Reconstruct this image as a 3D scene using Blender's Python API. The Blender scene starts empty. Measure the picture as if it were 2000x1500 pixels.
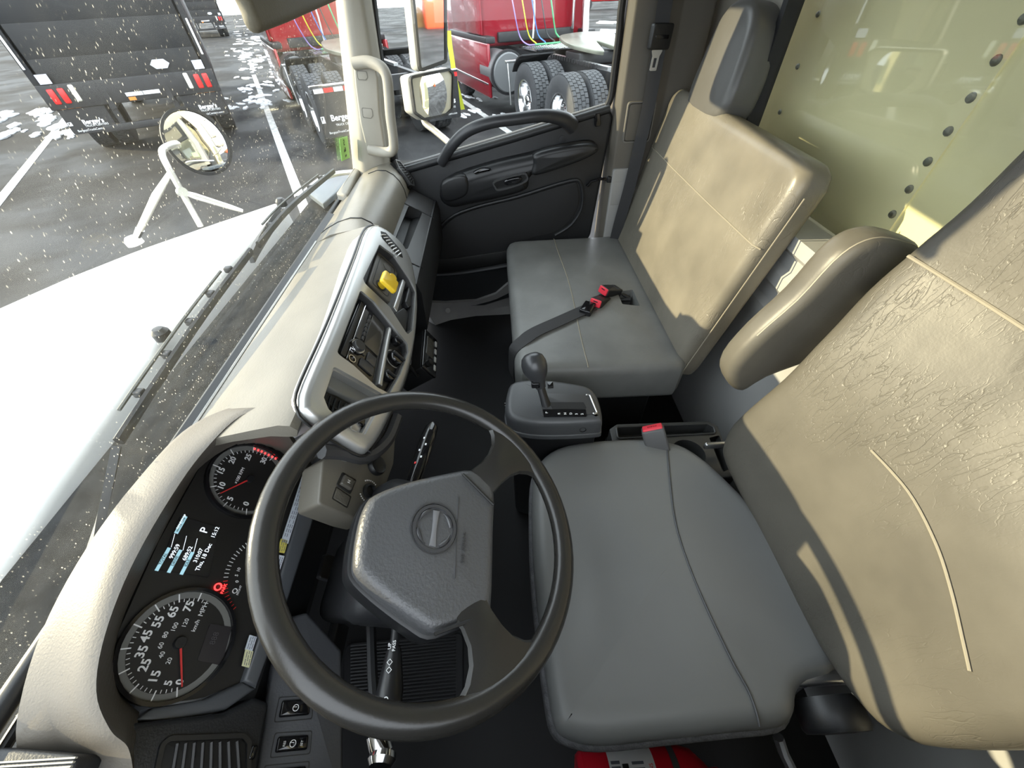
import bpy, bmesh, math, random
from mathutils import Vector, Matrix
random.seed(7)
SC = bpy.context.scene
COL = SC.collection

# ------------------------------------------------------------------ camera
FPX = 752.0
_X = Vector((-50, -780, FPX)).normalized()
_D = Vector((33, 723, FPX)); _D = (_D - _X * _D.dot(_X)).normalized()
_Z = -_D
_Y = _Z.cross(_X)
RM = Matrix((_X, _Y, _Z))                     # rows: world axes seen in (right, down, forward)
cam = bpy.data.cameras.new('camera'); camo = bpy.data.objects.new('camera', cam); COL.objects.link(camo)
cam.sensor_fit = 'HORIZONTAL'; cam.sensor_width = 36.0; cam.lens = FPX / 2000 * 36
cam.clip_start = 0.02; cam.clip_end = 300
_r, _d, _f = RM.col[0], RM.col[1], RM.col[2]
camo.matrix_world = Matrix(((_r[0], -_d[0], -_f[0], 0), (_r[1], -_d[1], -_f[1], 0), (_r[2], -_d[2], -_f[2], 0), (0, 0, 0, 1)))
SC.camera = camo

# ------------------------------------------------------------------ sky, sun, exposure
w = bpy.data.worlds.new('sky'); SC.world = w; w.use_nodes = True
bg = w.node_tree.nodes['Background']
bg.inputs['Color'].default_value = (0.86, 0.93, 1.0, 1); bg.inputs['Strength'].default_value = 1.55
sun = bpy.data.lights.new('sun', 'SUN'); suno = bpy.data.objects.new('sun', sun); COL.objects.link(suno)
sun.energy = 3.3; sun.angle = math.radians(0.6); sun.color = (1.0, 0.84, 0.54)
SUN_DIR = Vector((-0.13, -1.0, -0.303)).normalized()
suno.rotation_euler = SUN_DIR.to_track_quat('-Z', 'Y').to_euler(); suno.location = (0.5, 6, 4)
SC.view_settings.view_transform = 'Standard'; SC.view_settings.look = 'None'
SC.view_settings.gamma = 1.0; SC.view_settings.exposure = 1.55
try: SC.view_settings.use_curve_mapping = False
except Exception: pass

SC.cycles.max_bounces = 6; SC.cycles.diffuse_bounces = 3; SC.cycles.glossy_bounces = 3; SC.cycles.transparent_max_bounces = 10
SC.cycles.caustics_reflective = False; SC.cycles.caustics_refractive = False
GZ = -1.95     # parking lot
FZ = -1.22     # cab floor

# ------------------------------------------------------------------ materials
MATS = {}
def M(name, col=(.5, .5, .5), rough=.5, metal=0., var=0., vscale=8., bump=0., bscale=60., spec=.5, coat=0., emit=None, es=0., kind='noise', distort=0., stretch=None, bdist=.003):
    if name in MATS: return MATS[name]
    m = bpy.data.materials.new(name); m.use_nodes = True; nt = m.node_tree; b = nt.nodes['Principled BSDF']
    b.inputs['Base Color'].default_value = (*col, 1); b.inputs['Roughness'].default_value = rough; b.inputs['Metallic'].default_value = metal
    b.inputs['Specular IOR Level'].default_value = spec
    if coat: b.inputs['Coat Weight'].default_value = coat; b.inputs['Coat Roughness'].default_value = .06
    if emit: b.inputs['Emission Color'].default_value = (*emit, 1); b.inputs['Emission Strength'].default_value = es
    tc = nt.nodes.new('ShaderNodeTexCoord'); vec = tc.outputs['Object']
    if stretch:
        mp = nt.nodes.new('ShaderNodeMapping'); mp.inputs['Scale'].default_value = stretch; nt.links.new(vec, mp.inputs['Vector']); vec2 = mp.outputs['Vector']
    else: vec2 = vec
    if var:
        n = nt.nodes.new('ShaderNodeTexNoise'); n.inputs['Scale'].default_value = vscale; n.inputs['Detail'].default_value = 5
        nt.links.new(vec, n.inputs['Vector'])
        r = nt.nodes.new('ShaderNodeMapRange'); r.inputs[1].default_value = .3; r.inputs[2].default_value = .7; r.inputs[3].default_value = 1 - var; r.inputs[4].default_value = 1 + var
        nt.links.new(n.outputs['Fac'], r.inputs[0])
        x = nt.nodes.new('ShaderNodeMix'); x.data_type = 'RGBA'; x.blend_type = 'MULTIPLY'; x.inputs[0].default_value = 1
        x.inputs[6].default_value = (*col, 1); nt.links.new(r.outputs[0], x.inputs[7]); nt.links.new(x.outputs[2], b.inputs['Base Color'])
    if bump:
        bp = nt.nodes.new('ShaderNodeBump'); bp.inputs['Strength'].default_value = bump; bp.inputs['Distance'].default_value = bdist
        if kind == 'noise':
            t = nt.nodes.new('ShaderNodeTexNoise'); t.inputs['Detail'].default_value = 4; t.inputs['Distortion'].default_value = distort; o = t.outputs['Fac']
        else:
            t = nt.nodes.new('ShaderNodeTexVoronoi'); t.feature = 'DISTANCE_TO_EDGE' if kind == 'crack' else 'F1'; o = t.outputs['Distance']
        t.inputs['Scale'].default_value = bscale; nt.links.new(vec2, t.inputs['Vector']); nt.links.new(o, bp.inputs['Height'])
        nt.links.new(bp.outputs['Normal'], b.inputs['Normal'])
    MATS[name] = m
    return m

def leather(name, col, rough=.42, wr=.6, wscale=30., var=.18):
    """grained vinyl with long creases in patches"""
    m = bpy.data.materials.new(name); m.use_nodes = True; nt = m.node_tree; b = nt.nodes['Principled BSDF']; L = nt.links.new
    b.inputs['Roughness'].default_value = rough; b.inputs['Specular IOR Level'].default_value = .36
    tc = nt.nodes.new('ShaderNodeTexCoord'); vec = tc.outputs['Object']
    n1 = nt.nodes.new('ShaderNodeTexNoise'); n1.inputs['Scale'].default_value = 7; n1.inputs['Detail'].default_value = 6; L(vec, n1.inputs['Vector'])
    r1 = nt.nodes.new('ShaderNodeMapRange'); r1.inputs[1].default_value = .3; r1.inputs[2].default_value = .7; r1.inputs[3].default_value = 1 - var; r1.inputs[4].default_value = 1 + var
    L(n1.outputs['Fac'], r1.inputs[0])
    x = nt.nodes.new('ShaderNodeMix'); x.data_type = 'RGBA'; x.blend_type = 'MULTIPLY'; x.inputs[0].default_value = 1; x.inputs[6].default_value = (*col, 1)
    L(r1.outputs[0], x.inputs[7]); L(x.outputs[2], b.inputs['Base Color'])
    # creases: thin contour lines of two stretched noises
    def crease(scale, rot, st, wid):
        mp = nt.nodes.new('ShaderNodeMapping'); mp.inputs['Scale'].default_value = st; mp.inputs['Rotation'].default_value = rot; L(vec, mp.inputs['Vector'])
        t = nt.nodes.new('ShaderNodeTexNoise'); t.inputs['Scale'].default_value = scale; t.inputs['Detail'].default_value = 2; t.inputs['Roughness'].default_value = .45; t.inputs['Distortion'].default_value = .35; L(mp.outputs[0], t.inputs['Vector'])
        s = nt.nodes.new('ShaderNodeMath'); s.operation = 'SUBTRACT'; s.inputs[1].default_value = .5; L(t.outputs['Fac'], s.inputs[0])
        a = nt.nodes.new('ShaderNodeMath'); a.operation = 'ABSOLUTE'; L(s.outputs[0], a.inputs[0])
        r = nt.nodes.new('ShaderNodeMapRange'); r.interpolation_type = 'SMOOTHSTEP'; r.inputs[1].default_value = 0; r.inputs[2].default_value = wid; L(a.outputs[0], r.inputs[0]); return r.outputs[0]
    c1 = crease(wscale * .8, (.2, .5, .3), (2.4, 1., .5), .016); c2 = crease(wscale * 2.2, (.5, .1, .9), (2.0, 1., .7), .03)
    mn = nt.nodes.new('ShaderNodeMath'); mn.operation = 'MULTIPLY_ADD'; mn.inputs[1].default_value = .45; L(c2, mn.inputs[0]); L(c1, mn.inputs[2])
    rv = mn
    nm = nt.nodes.new('ShaderNodeTexNoise'); nm.inputs['Scale'].default_value = 4.5; nm.inputs['Detail'].default_value = 2; L(vec, nm.inputs['Vector'])
    rm = nt.nodes.new('ShaderNodeMapRange'); rm.inputs[1].default_value = .47; rm.inputs[2].default_value = .62; rm.inputs[3].default_value = 0; rm.inputs[4].default_value = wr; L(nm.outputs['Fac'], rm.inputs[0])
    b1 = nt.nodes.new('ShaderNodeBump'); b1.inputs['Distance'].default_value = .0007; L(rm.outputs[0], b1.inputs['Strength']); L(rv.outputs[0], b1.inputs['Height'])
    g = nt.nodes.new('ShaderNodeTexNoise'); g.inputs['Scale'].default_value = 300; g.inputs['Detail'].default_value = 2; L(vec, g.inputs['Vector'])
    b2 = nt.nodes.new('ShaderNodeBump'); b2.inputs['Strength'].default_value = .12; b2.inputs['Distance'].default_value = .001; L(g.outputs['Fac'], b2.inputs['Height']); L(b1.outputs[0], b2.inputs['Normal'])
    g2 = nt.nodes.new('ShaderNodeTexNoise'); g2.inputs['Scale'].default_value = 9; g2.inputs['Detail'].default_value = 3; L(vec, g2.inputs['Vector'])
    b3 = nt.nodes.new('ShaderNodeBump'); b3.inputs['Strength'].default_value = .25; b3.inputs['Distance'].default_value = .008; L(g2.outputs['Fac'], b3.inputs['Height']); L(b2.outputs[0], b3.inputs['Normal'])
    L(b3.outputs[0], b.inputs['Normal'])
    MATS[name] = m
    return m

def glass(name, tint=(1, 1, 1), refl=1.0, dirt=0., veil=.02, dscale=140., dcol=(.75, .72, .62)):
    m = bpy.data.materials.new(name); m.use_nodes = True; nt = m.node_tree; L = nt.links.new
    for n in list(nt.nodes):
        if n.type == 'BSDF_PRINCIPLED': nt.nodes.remove(n)
    out = [n for n in nt.nodes if n.type == 'OUTPUT_MATERIAL'][0]
    t = nt.nodes.new('ShaderNodeBsdfTransparent'); t.inputs[0].default_value = (*tint, 1)
    g = nt.nodes.new('ShaderNodeBsdfGlossy'); g.inputs['Roughness'].default_value = .015
    lw = nt.nodes.new('ShaderNodeLayerWeight'); lw.inputs[0].default_value = .5          # schlick, the same from both sides
    pw = nt.nodes.new('ShaderNodeMath'); pw.operation = 'POWER'; pw.inputs[1].default_value = 4.5; L(lw.outputs['Facing'], pw.inputs[0])
    mu = nt.nodes.new('ShaderNodeMath'); mu.operation = 'MULTIPLY_ADD'; mu.inputs[1].default_value = .6 * refl; mu.inputs[2].default_value = .035 * refl; mu.use_clamp = True; L(pw.outputs[0], mu.inputs[0])
    mx = nt.nodes.new('ShaderNodeMixShader'); L(mu.outputs[0], mx.inputs[0]); L(t.outputs[0], mx.inputs[1]); L(g.outputs[0], mx.inputs[2])
    last = mx
    if dirt:
        tc = nt.nodes.new('ShaderNodeTexCoord')
        d = nt.nodes.new('ShaderNodeBsdfDiffuse'); d.inputs[0].default_value = (*dcol, 1)
        tl = nt.nodes.new('ShaderNodeBsdfTranslucent'); tl.inputs[0].default_value = (*dcol, 1)
        dm = nt.nodes.new('ShaderNodeMixShader'); dm.inputs[0].default_value = .6; L(d.outputs[0], dm.inputs[1]); L(tl.outputs[0], dm.inputs[2])
        mpd = nt.nodes.new('ShaderNodeMapping'); mpd.inputs['Rotation'].default_value = (0, .6, 0); mpd.inputs['Scale'].default_value = (1.2, 1., .55); L(tc.outputs['Object'], mpd.inputs['Vector'])
        v = nt.nodes.new('ShaderNodeTexVoronoi'); v.inputs['Scale'].default_value = dscale; L(mpd.outputs[0], v.inputs['Vector'])
        rr = nt.nodes.new('ShaderNodeMapRange'); rr.inputs[1].default_value = .08; rr.inputs[2].default_value = .24; rr.inputs[3].default_value = 1; rr.inputs[4].default_value = 0; L(v.outputs['Distance'], rr.inputs[0])
        n2 = nt.nodes.new('ShaderNodeTexNoise'); n2.inputs['Scale'].default_value = 9; n2.inputs['Detail'].default_value = 3; L(tc.outputs['Object'], n2.inputs['Vector'])
        r2 = nt.nodes.new('ShaderNodeMapRange'); r2.inputs[1].default_value = .34; r2.inputs[2].default_value = .60; r2.inputs[3].default_value = 0; r2.inputs[4].default_value = dirt; L(n2.outputs['Fac'], r2.inputs[0])
        # each speck has its own strength
        sp = nt.nodes.new('ShaderNodeSeparateColor'); L(v.outputs['Color'], sp.inputs[0])
        r3 = nt.nodes.new('ShaderNodeMapRange'); r3.inputs[1].default_value = .2; r3.inputs[2].default_value = 1; L(sp.outputs[0], r3.inputs[0])
        m0 = nt.nodes.new('ShaderNodeMath'); m0.operation = 'MULTIPLY'; L(rr.outputs[0], m0.inputs[0]); L(r3.outputs[0], m0.inputs[1])
        m1 = nt.nodes.new('ShaderNodeMath'); m1.operation = 'MULTIPLY'; L(m0.outputs[0], m1.inputs[0]); L(r2.outputs[0], m1.inputs[1])
        m2 = nt.nodes.new('ShaderNodeMath'); m2.operation = 'MULTIPLY_ADD'; m2.inputs[1].default_value = veil; L(r2.outputs[0], m2.inputs[0]); L(m1.outputs[0], m2.inputs[2]); m2.use_clamp = True
        mx2 = nt.nodes.new('ShaderNodeMixShader'); L(m2.outputs[0], mx2.inputs[0]); L(mx.outputs[0], mx2.inputs[1]); L(dm.outputs[0], mx2.inputs[2]); last = mx2
    L(last.outputs[0], out.inputs[0])
    MATS[name] = m
    return m

# ------------------------------------------------------------------ maths helpers
class Frame:
    """a plane in the cab: origin, right, up, outward"""
    def __init__(s, O, u, v, n):
        s.O, s.u, s.v, s.n = Vector(O), Vector(u).normalized(), Vector(v).normalized(), Vector(n).normalized()
    def __call__(s, a, b, h=0.): return s.O + s.u * a + s.v * b + s.n * h
def ray(px, py): return RM @ Vector((px - 1000, py - 750, FPX))
def at(px, py, ax, val):
    """where the line of sight through a point of the photograph meets the plane x, y or z = val"""
    d = ray(px, py); i = 'xyz'.index(ax); return d * (val / d[i])
def on(F, pts, h=0.):
    """sight lines met with a frame's plane: list of (a, b)"""
    o = []
    O = F.O + F.n * h
    for p in pts:
        d = ray(*p); q = d * (O.dot(F.n) / d.dot(F.n)); r = q - F.O
        o.append((r.dot(F.u), r.dot(F.v)))
    return o
def WZ(z): return Frame((0, 0, z), (1, 0, 0), (0, 1, 0), (0, 0, 1))

def cr(pts, k=6, closed=True):
    """smooth curve through points"""
    P = [Vector(p) for p in pts]; n = len(P); out = []
    rng = range(n) if closed else range(n - 1)
    for i in rng:
        if closed: a, b, c, d = P[i - 1], P[i], P[(i + 1) % n], P[(i + 2) % n]
        else: a, b, c, d = P[max(i - 1, 0)], P[i], P[i + 1], P[min(i + 2, n - 1)]
        for j in range(k):
            t = j / k
            out.append(.5 * ((2 * b) + (-a + c) * t + (2 * a - 5 * b + 4 * c - d) * t * t + (-a + 3 * b - 3 * c + d) * t ** 3))
    if not closed: out.append(P[-1])
    return out
def fil(poly, r, k=4):
    """polygon with rounded corners (r: one radius or one per corner)"""
    out = []; n = len(poly)
    for i in range(n):
        p, a, b = Vector(poly[i]), Vector(poly[i - 1]), Vector(poly[(i + 1) % n])
        rr = r[i] if isinstance(r, (list, tuple)) else r
        da, db = (a - p), (b - p); m = min(da.length, db.length) * .49; 
        ang = da.angle(db) if da.length > 1e-9 and db.length > 1e-9 else math.pi
        d = min(rr / max(math.tan(ang / 2), .05), m)
        if rr <= 0 or d < 1e-6: out.append(p); continue
        s, e = p + da.normalized() * d, p + db.normalized() * d
        for j in range(k + 1):
            t = j / k; out.append((1 - t) ** 2 * s + 2 * t * (1 - t) * p + t * t * e)
    return out
def area2(p): return .5 * sum(p[i - 1][0] * p[i][1] - p[i][0] * p[i - 1][1] for i in range(len(p)))
def inset(poly, d):
    n = len(poly); s = 1 if area2(poly) > 0 else -1; out = []
    for i in range(n):
        p, a, b = Vector(poly[i]), Vector(poly[i - 1]), Vector(poly[(i + 1) % n])
        e1, e2 = (p - a), (b - p)
        if e1.length < 1e-9: e1 = e2
        if e2.length < 1e-9: e2 = e1
        e1, e2 = e1.normalized(), e2.normalized()
        n1, n2 = Vector((-e1[1], e1[0])), Vector((-e2[1], e2[0]))
        nn = n1 + n2
        if nn.length < 1e-6: nn = n1
        nn.normalize(); c = max(nn.dot(n1), .5)
        out.append(p + nn * (s * d / c))
    return out
def resample(poly, n, closed=True):
    P = [Vector(p) for p in poly] + ([Vector(poly[0])] if closed else [])
    L = [0]
    for i in range(1, len(P)): L.append(L[-1] + (P[i] - P[i - 1]).length)
    out = []; k = 0; m = n if closed else n - 1
    for i in range(n):
        t = L[-1] * i / m
        while k < len(L) - 2 and L[k + 1] < t: k += 1
        q = (t - L[k]) / max(L[k + 1] - L[k], 1e-9); out.append(P[k].lerp(P[k + 1], min(q, 1)))
    return out
def rect(a0, b0, a1, b1): return [(a0, b0), (a1, b0), (a1, b1), (a0, b1)]
def circ(cx, cy, r, n=24, r2=None): return [(cx + r * math.cos(2 * math.pi * i / n), cy + (r2 or r) * math.sin(2 * math.pi * i / n)) for i in range(n)]

# ------------------------------------------------------------------ mesh builder
class MB:
    def __init__(s): s.v = []; s.f = []
    def rings(s, R, closed=True, cap0=True, cap1=True):
        b = len(s.v); n = len(R[0])
        for r in R: s.v += [tuple(p) for p in r]
        for i in range(len(R) - 1):
            for j in range(n if closed else n - 1):
                k = (j + 1) % n; s.f.append((b + i * n + j, b + i * n + k, b + (i + 1) * n + k, b + (i + 1) * n + j))
        if closed and cap0: s.f.append(tuple(b + j for j in range(n))[::-1])
        if closed and cap1: s.f.append(tuple(b + (len(R) - 1) * n + j for j in range(n)))
        return s
    def prism(s, poly, F, h0, h1, bev=0., k=3, bev0=0., crown=0., cr_steps=(.94, .88, .81, .73, .64, .54, .43, .32, .2, .1)):
        """a slab on a plane: outline, from h0 up to h1, its upper (and lower) edge rounded"""
        poly = [Vector(p) for p in poly]
        if area2(poly) < 0: poly = poly[::-1]
        R = []
        if bev0:
            for i in range(k, 0, -1):
                t = math.pi / 2 * i / k; R.append([F(p[0], p[1], h0 + bev0 * (1 - math.sin(t))) for p in inset(poly, bev0 * (1 - math.cos(t)))])
            R.append([F(p[0], p[1], h0 + bev0) for p in poly])
        else: R.append([F(p[0], p[1], h0) for p in poly])
        top = poly
        if bev:
            for i in range(0, k + 1):
                t = math.pi / 2 * i / k; top = inset(poly, bev * (1 - math.cos(t))); R.append([F(p[0], p[1], h1 - bev + bev * math.sin(t)) for p in top])
        else: R.append([F(p[0], p[1], h1) for p in poly])
        if crown or cr_steps and crown is None:
            c = sum(top, Vector((0, 0))) / len(top)
            for f in cr_steps: R.append([F(c[0] + (p[0] - c[0]) * f, c[1] + (p[1] - c[1]) * f, h1 + (crown or 0) * (1 - f * f) ** 2) for p in top])
        return s.rings(R)
    def tube(s, pts, r, n=10, closed=False, flat=1., up=None, caps=True):
        """round or flattened bar along points; r: one radius or one per point"""
        P = [Vector(p) for p in pts]; m = len(P); R = []; prev = None
        for i in range(m):
            if closed: t = (P[(i + 1) % m] - P[i - 1])
            else: t = P[min(i + 1, m - 1)] - P[max(i - 1, 0)]
            t.normalize()
            if prev is None:
                a = Vector(up) if up else (Vector((0, 0, 1)) if abs(t.z) < .9 else Vector((1, 0, 0)))
            else: a = prev
            a = (a - t * a.dot(t)).normalized(); prev = a; b = t.cross(a)
            rr = r[i] if isinstance(r, (list, tuple)) else r
            R.append([P[i] + a * (rr * flat * math.cos(2 * math.pi * j / n)) + b * (rr * math.sin(2 * math.pi * j / n)) for j in range(n)])
        if closed: R.append(R[0]); return s.rings(R, cap0=False, cap1=False)
        return s.rings(R, cap0=caps, cap1=caps)
    def strap(s, pts, wid, th, side):
        """flat webbing along points, its width along `side`"""
        P = [Vector(p) for p in pts]; m = len(P); R = []
        for i in range(m):
            t = (P[min(i + 1, m - 1)] - P[max(i - 1, 0)]).normalized(); sd = Vector(side[i] if isinstance(side, list) else side); sd = (sd - t * sd.dot(t)).normalized(); nn = t.cross(sd)
            R.append([P[i] + sd * wid / 2 - nn * th / 2, P[i] + sd * wid / 2 + nn * th / 2, P[i] - sd * wid / 2 + nn * th / 2, P[i] - sd * wid / 2 - nn * th / 2])
        return s.rings(R)
    def box(s, c, d, F=None, bev=.0):
        """box by centre and size, in a frame or in the cab's axes"""
        c = Vector(c); d = Vector(d); G = F or (lambda a, b, h: Vector((a, b, h)))
        p = rect(c[0] - d[0] / 2, c[1] - d[1] / 2, c[0] + d[0] / 2, c[1] + d[1] / 2)
        if bev: p = fil(p, bev * 1.2, 3)
        return s.prism(p, G, c[2] - d[2] / 2, c[2] + d[2] / 2, bev, 3, bev)
    def lathe(s, prof, F, n=24, cap=True):
        """profile (radius, height) turned about the frame's outward axis"""
        R = [[F(r * math.cos(2 * math.pi * j / n), r * math.sin(2 * math.pi * j / n), h) for j in range(n)] for r, h in prof]
        return s.rings(R, cap0=cap, cap1=cap)
    def annulus(s, outer, inner, F, h0, h1):
        n = len(outer)
        R = [[F(p[0], p[1], h) for p in q] for q, h in ((inner, h0), (outer, h0), (outer, h1), (inner, h1), (inner, h0))]
        return s.rings(R, cap0=False, cap1=False)
    def data(s, name, off, sharp=38.):
        me = bpy.data.meshes.new(name)
        me.from_pydata([(p[0] - off[0], p[1] - off[1], p[2] - off[2]) for p in s.v], [], s.f)
        bm = bmesh.new(); bm.from_mesh(me); bmesh.ops.remove_doubles(bm, verts=bm.verts, dist=1e-5)
        bmesh.ops.recalc_face_normals(bm, faces=bm.faces)
        lim = math.radians(sharp)
        for f in bm.faces: f.smooth = True
        for e in bm.edges: e.smooth = len(e.link_faces) == 2 and e.calc_face_angle(0) < lim
        bm.to_mesh(me); bm.free()
        return me
    def make(s, name, mat, parent=None, label=None, cat=None, group=None, kind=None, local=False, origin=None, sharp=38.):
        if parent is not None: off = Vector((0, 0, 0)) if local else root_of(parent)['_o']
        elif local: off = Vector((0, 0, 0))
        else:
            if origin is None:
                xs = [p[0] for p in s.v]; ys = [p[1] for p in s.v]; zs = [p[2] for p in s.v]
                origin = ((min(xs) + max(xs)) / 2, (min(ys) + max(ys)) / 2, min(zs))
            off = Vector(origin)
        me = s.data(name, off, sharp); me.materials.append(mat)
        o = bpy.data.objects.new(name, me); COL.objects.link(o)
        if parent is not None: o.parent = parent
        else: o.location = off; ORI[o.name] = off
        tag(o, label, cat, group, kind)
        return o
ORI = {}
class _Root:
    def __init__(s, o): s.o = o
    def __getitem__(s, k): return ORI[s.o.name]
def root_of(o):
    while o.parent is not None: o = o.parent
    return _Root(o)
def tag(o, label=None, cat=None, group=None, kind=None):
    if label: o['label'] = label
    if cat: o['category'] = cat
    if group: o['group'] = group
    if kind: o['kind'] = kind
    return o
def thing(name, loc, label, cat, group=None, kind=None):
    o = bpy.data.objects.new(name, None); COL.objects.link(o); o.location = loc; o.empty_display_size = .05; ORI[o.name] = Vector(loc)
    return tag(o, label, cat, group, kind)
def copy_tree(o, parent=None):
    c = o.copy(); COL.objects.link(c); c.parent = parent
    if parent is None: ORI[c.name] = ORI.get(o.name, Vector((0, 0, 0)))
    for ch in list(o.children): copy_tree(ch, c)
    return c
DG = None
def cut(o, cutter_mbs):
    """subtract shapes from a mesh object"""
    off = ORI[root_o(o).name]; tmp = []
    for mb in cutter_mbs:
        me = mb.data('cut', off); c = bpy.data.objects.new('cut', me); COL.objects.link(c); c.location = root_o(o).location; tmp.append(c)
        md = o.modifiers.new('b', 'BOOLEAN'); md.operation = 'DIFFERENCE'; md.solver = 'EXACT'; md.object = c
    bpy.context.view_layer.update()
    dg = bpy.context.evaluated_depsgraph_get(); me = bpy.data.meshes.new_from_object(o.evaluated_get(dg)); o.modifiers.clear()
    bm = bmesh.new(); bm.from_mesh(me); lim = math.radians(35)
    for f in bm.faces: f.smooth = True
    for e in bm.edges: e.smooth = len(e.link_faces) == 2 and e.calc_face_angle(0) < lim
    bm.to_mesh(me); bm.free(); o.data = me
    for c in tmp: bpy.data.objects.remove(c)
def root_o(o):
    while o.parent is not None: o = o.parent
    return o
def text(name, s, F, a, b, size, mat, parent, rot=0., h=.0005, align='CENTER', depth=.0003, sx=1., shear=0., local=False, bold=0.):
    """raised lettering lying on a plane"""
    cu = bpy.data.curves.new(name, 'FONT'); cu.body = s; cu.size = size; cu.align_x = align; cu.align_y = 'CENTER'; cu.extrude = depth; cu.shear = shear; cu.offset = bold; cu.resolution_u = 3
    t = bpy.data.objects.new(name, cu); COL.objects.link(t); bpy.context.view_layer.update()
    me = bpy.data.meshes.new_from_object(t.evaluated_get(bpy.context.evaluated_depsgraph_get()))
    bpy.data.objects.remove(t); bpy.data.curves.remove(cu)
    off = Vector((0, 0, 0)) if local else root_of(parent)['_o']; c, sn = math.cos(rot), math.sin(rot)
    for v in me.vertices:
        x, y, z = v.co; x *= sx; v.co = F(a + x * c - y * sn, b + x * sn + y * c, h + z) - off
    me.materials.append(mat); o = bpy.data.objects.new(name, me); COL.objects.link(o); o.parent = parent
    return o
# ------------------------------------------------------------------ palette
black = M('black_plastic', (.011, .0115, .0125), .42, bump=.15, bscale=350, bdist=.0008)
grain = M('grained_dark_plastic', (.013, .0138, .0155), .48, bump=.5, bscale=420, bdist=.0008, var=.08, vscale=20)
dashtop = M('grey_dash_plastic', (.18, .165, .135), .40, bump=.35, bscale=260, bdist=.001, var=.10, vscale=9)
dashmid = M('charcoal_dash_plastic', (.034, .0338, .035), .45, bump=.3, bscale=300, bdist=.0008, var=.06, vscale=12)
silver = M('satin_silver', (.50, .50, .49), .34, .75, var=.05, vscale=5)
beige = M('beige_trim', (.29, .272, .232), .6, bump=.2, bscale=300, bdist=.0008, var=.06, vscale=6)
greyp = M('grey_painted_metal', (.36, .36, .35), .5, var=.06, vscale=5)
rubber = M('black_rubber', (.009, .0093, .0115), .62, bump=.3, bscale=160, bdist=.001, var=.2, vscale=14)
floorm = M('rubber_floor', (.0035, .0037, .005), .65, var=.35, vscale=7, bump=.2, bscale=30, bdist=.002)
chrome = M('chrome', (.72, .72, .73), .12, 1.)
steel = M('brushed_steel', (.5, .5, .5), .3, .9, var=.1, vscale=30)
white = M('white_print', (.85, .85, .85), .5)
redp = M('red_print', (.8, .03, .03), .5)
pinkred = M('red_buckle_button', (.75, .035, .06), .35)
web = M('seat_belt_webbing', (.022, .022, .023), .7, bump=.5, bscale=500, bdist=.0006)
yellow = M('yellow_plastic', (.83, .55, .03), .35)
vinyl = leather('grey_brown_vinyl', (.102, .094, .077), .40, .7, 30)
vinyl2 = leather('tan_grey_vinyl', (.165, .150, .120), .34, .8, 30)
vinyl_sm = leather('grey_vinyl', (.155, .157, .150), .38, .4, 34)
cushm = M('slate_vinyl', (.155, .158, .155), .42, bump=.10, bscale=5, bdist=.01, var=.05, vscale=5)
fleece = M('grey_fleece', (.10, .10, .105), .95, bump=1., bscale=250, bdist=.002, var=.3, vscale=60)
thread = M('pale_thread', (.26, .235, .18), .6)
wheelm = M('black_steering_vinyl', (.022, .021, .019), .27, bump=.2, bscale=420, bdist=.0006)
padm = M('grained_horn_pad', (.075, .076, .079), .36, bump=.9, bscale=230, bdist=.0012)
redtank = M('red_enamel', (.62, .012, .03), .3)
gloss = M('gloss_black', (.008, .008, .009), .08)
gauge = M('gauge_black', (.012, .011, .010), .5)
greyring = M('gauge_grey_ring', (.16, .16, .15), .5)
needle = M('red_needle', (.65, .04, .04), .4)
redlit = M('red_lit_mark', (.9, .02, .02), .4, emit=(1, .03, .03), es=1.6)
bluelit = M('pale_blue_lcd', (.35, .55, .62), .4, emit=(.35, .62, .72), es=.25)
whitelit = M('white_lcd', (.8, .85, .9), .4, emit=(.8, .9, 1), es=.45)

# ================================================================== THE SETTING
MB().box((.77, -.08, FZ - .03), (1.86, 1.42, .06)).make('floor', floorm, label='black rubber floor of the cab', kind='structure')
# firewall / toe board
MB().rings([[(-.16, .60, FZ), (-.16, .66, FZ), (-.16, .86, -.72), (-.16, .82, -.70)], [(1.70, .60, FZ), (1.70, .66, FZ), (1.70, .86, -.72), (1.70, .82, -.70)]]).make('wall_front', floorm, label='dark sloping toe board under the dash', kind='structure')
# roof
R = [[(x, -.76, .385), (x, .26, .385), (x, .31, .34), (x, .345, .255), (x, .385, .25), (x, .41, .32), (x, .40, .44), (x, -.76, .44)] for x in (-.22, .3, .8, 1.3, 1.76)]
MB().rings(R).make('ceiling', beige, label='beige headliner above the seats', kind='structure')
# driver's rear corner post
MB().box((-.185, -.60, -.41), (.07, .30, 1.62), bev=.02).make('trim_4', beige, label='beige corner post behind the driver door', kind='structure')
# driver's door, out of view, added shut to block light from the left
d2 = thing('unseen_door_2', (-.17, 0, -1.1), 'unseen black driver door, added shut to block side light', None, kind='structure')
D2 = Frame((-.135, 0, 0), (0, 1, 0), (0, 0, 1), (1, 0, 0))
MB().prism(fil([(-.44, -1.15), (.50, -1.15), (.50, -.49), (-.44, -.34)], .04), D2, -.05, 0, .012).make('door_panel', grain, d2)
MB().prism(fil([(-.36, -.62), (.25, -.70), (.25, -.58), (-.36, -.50)], .04), D2, -.01, .03, .02).make('armrest', black, d2)
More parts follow.
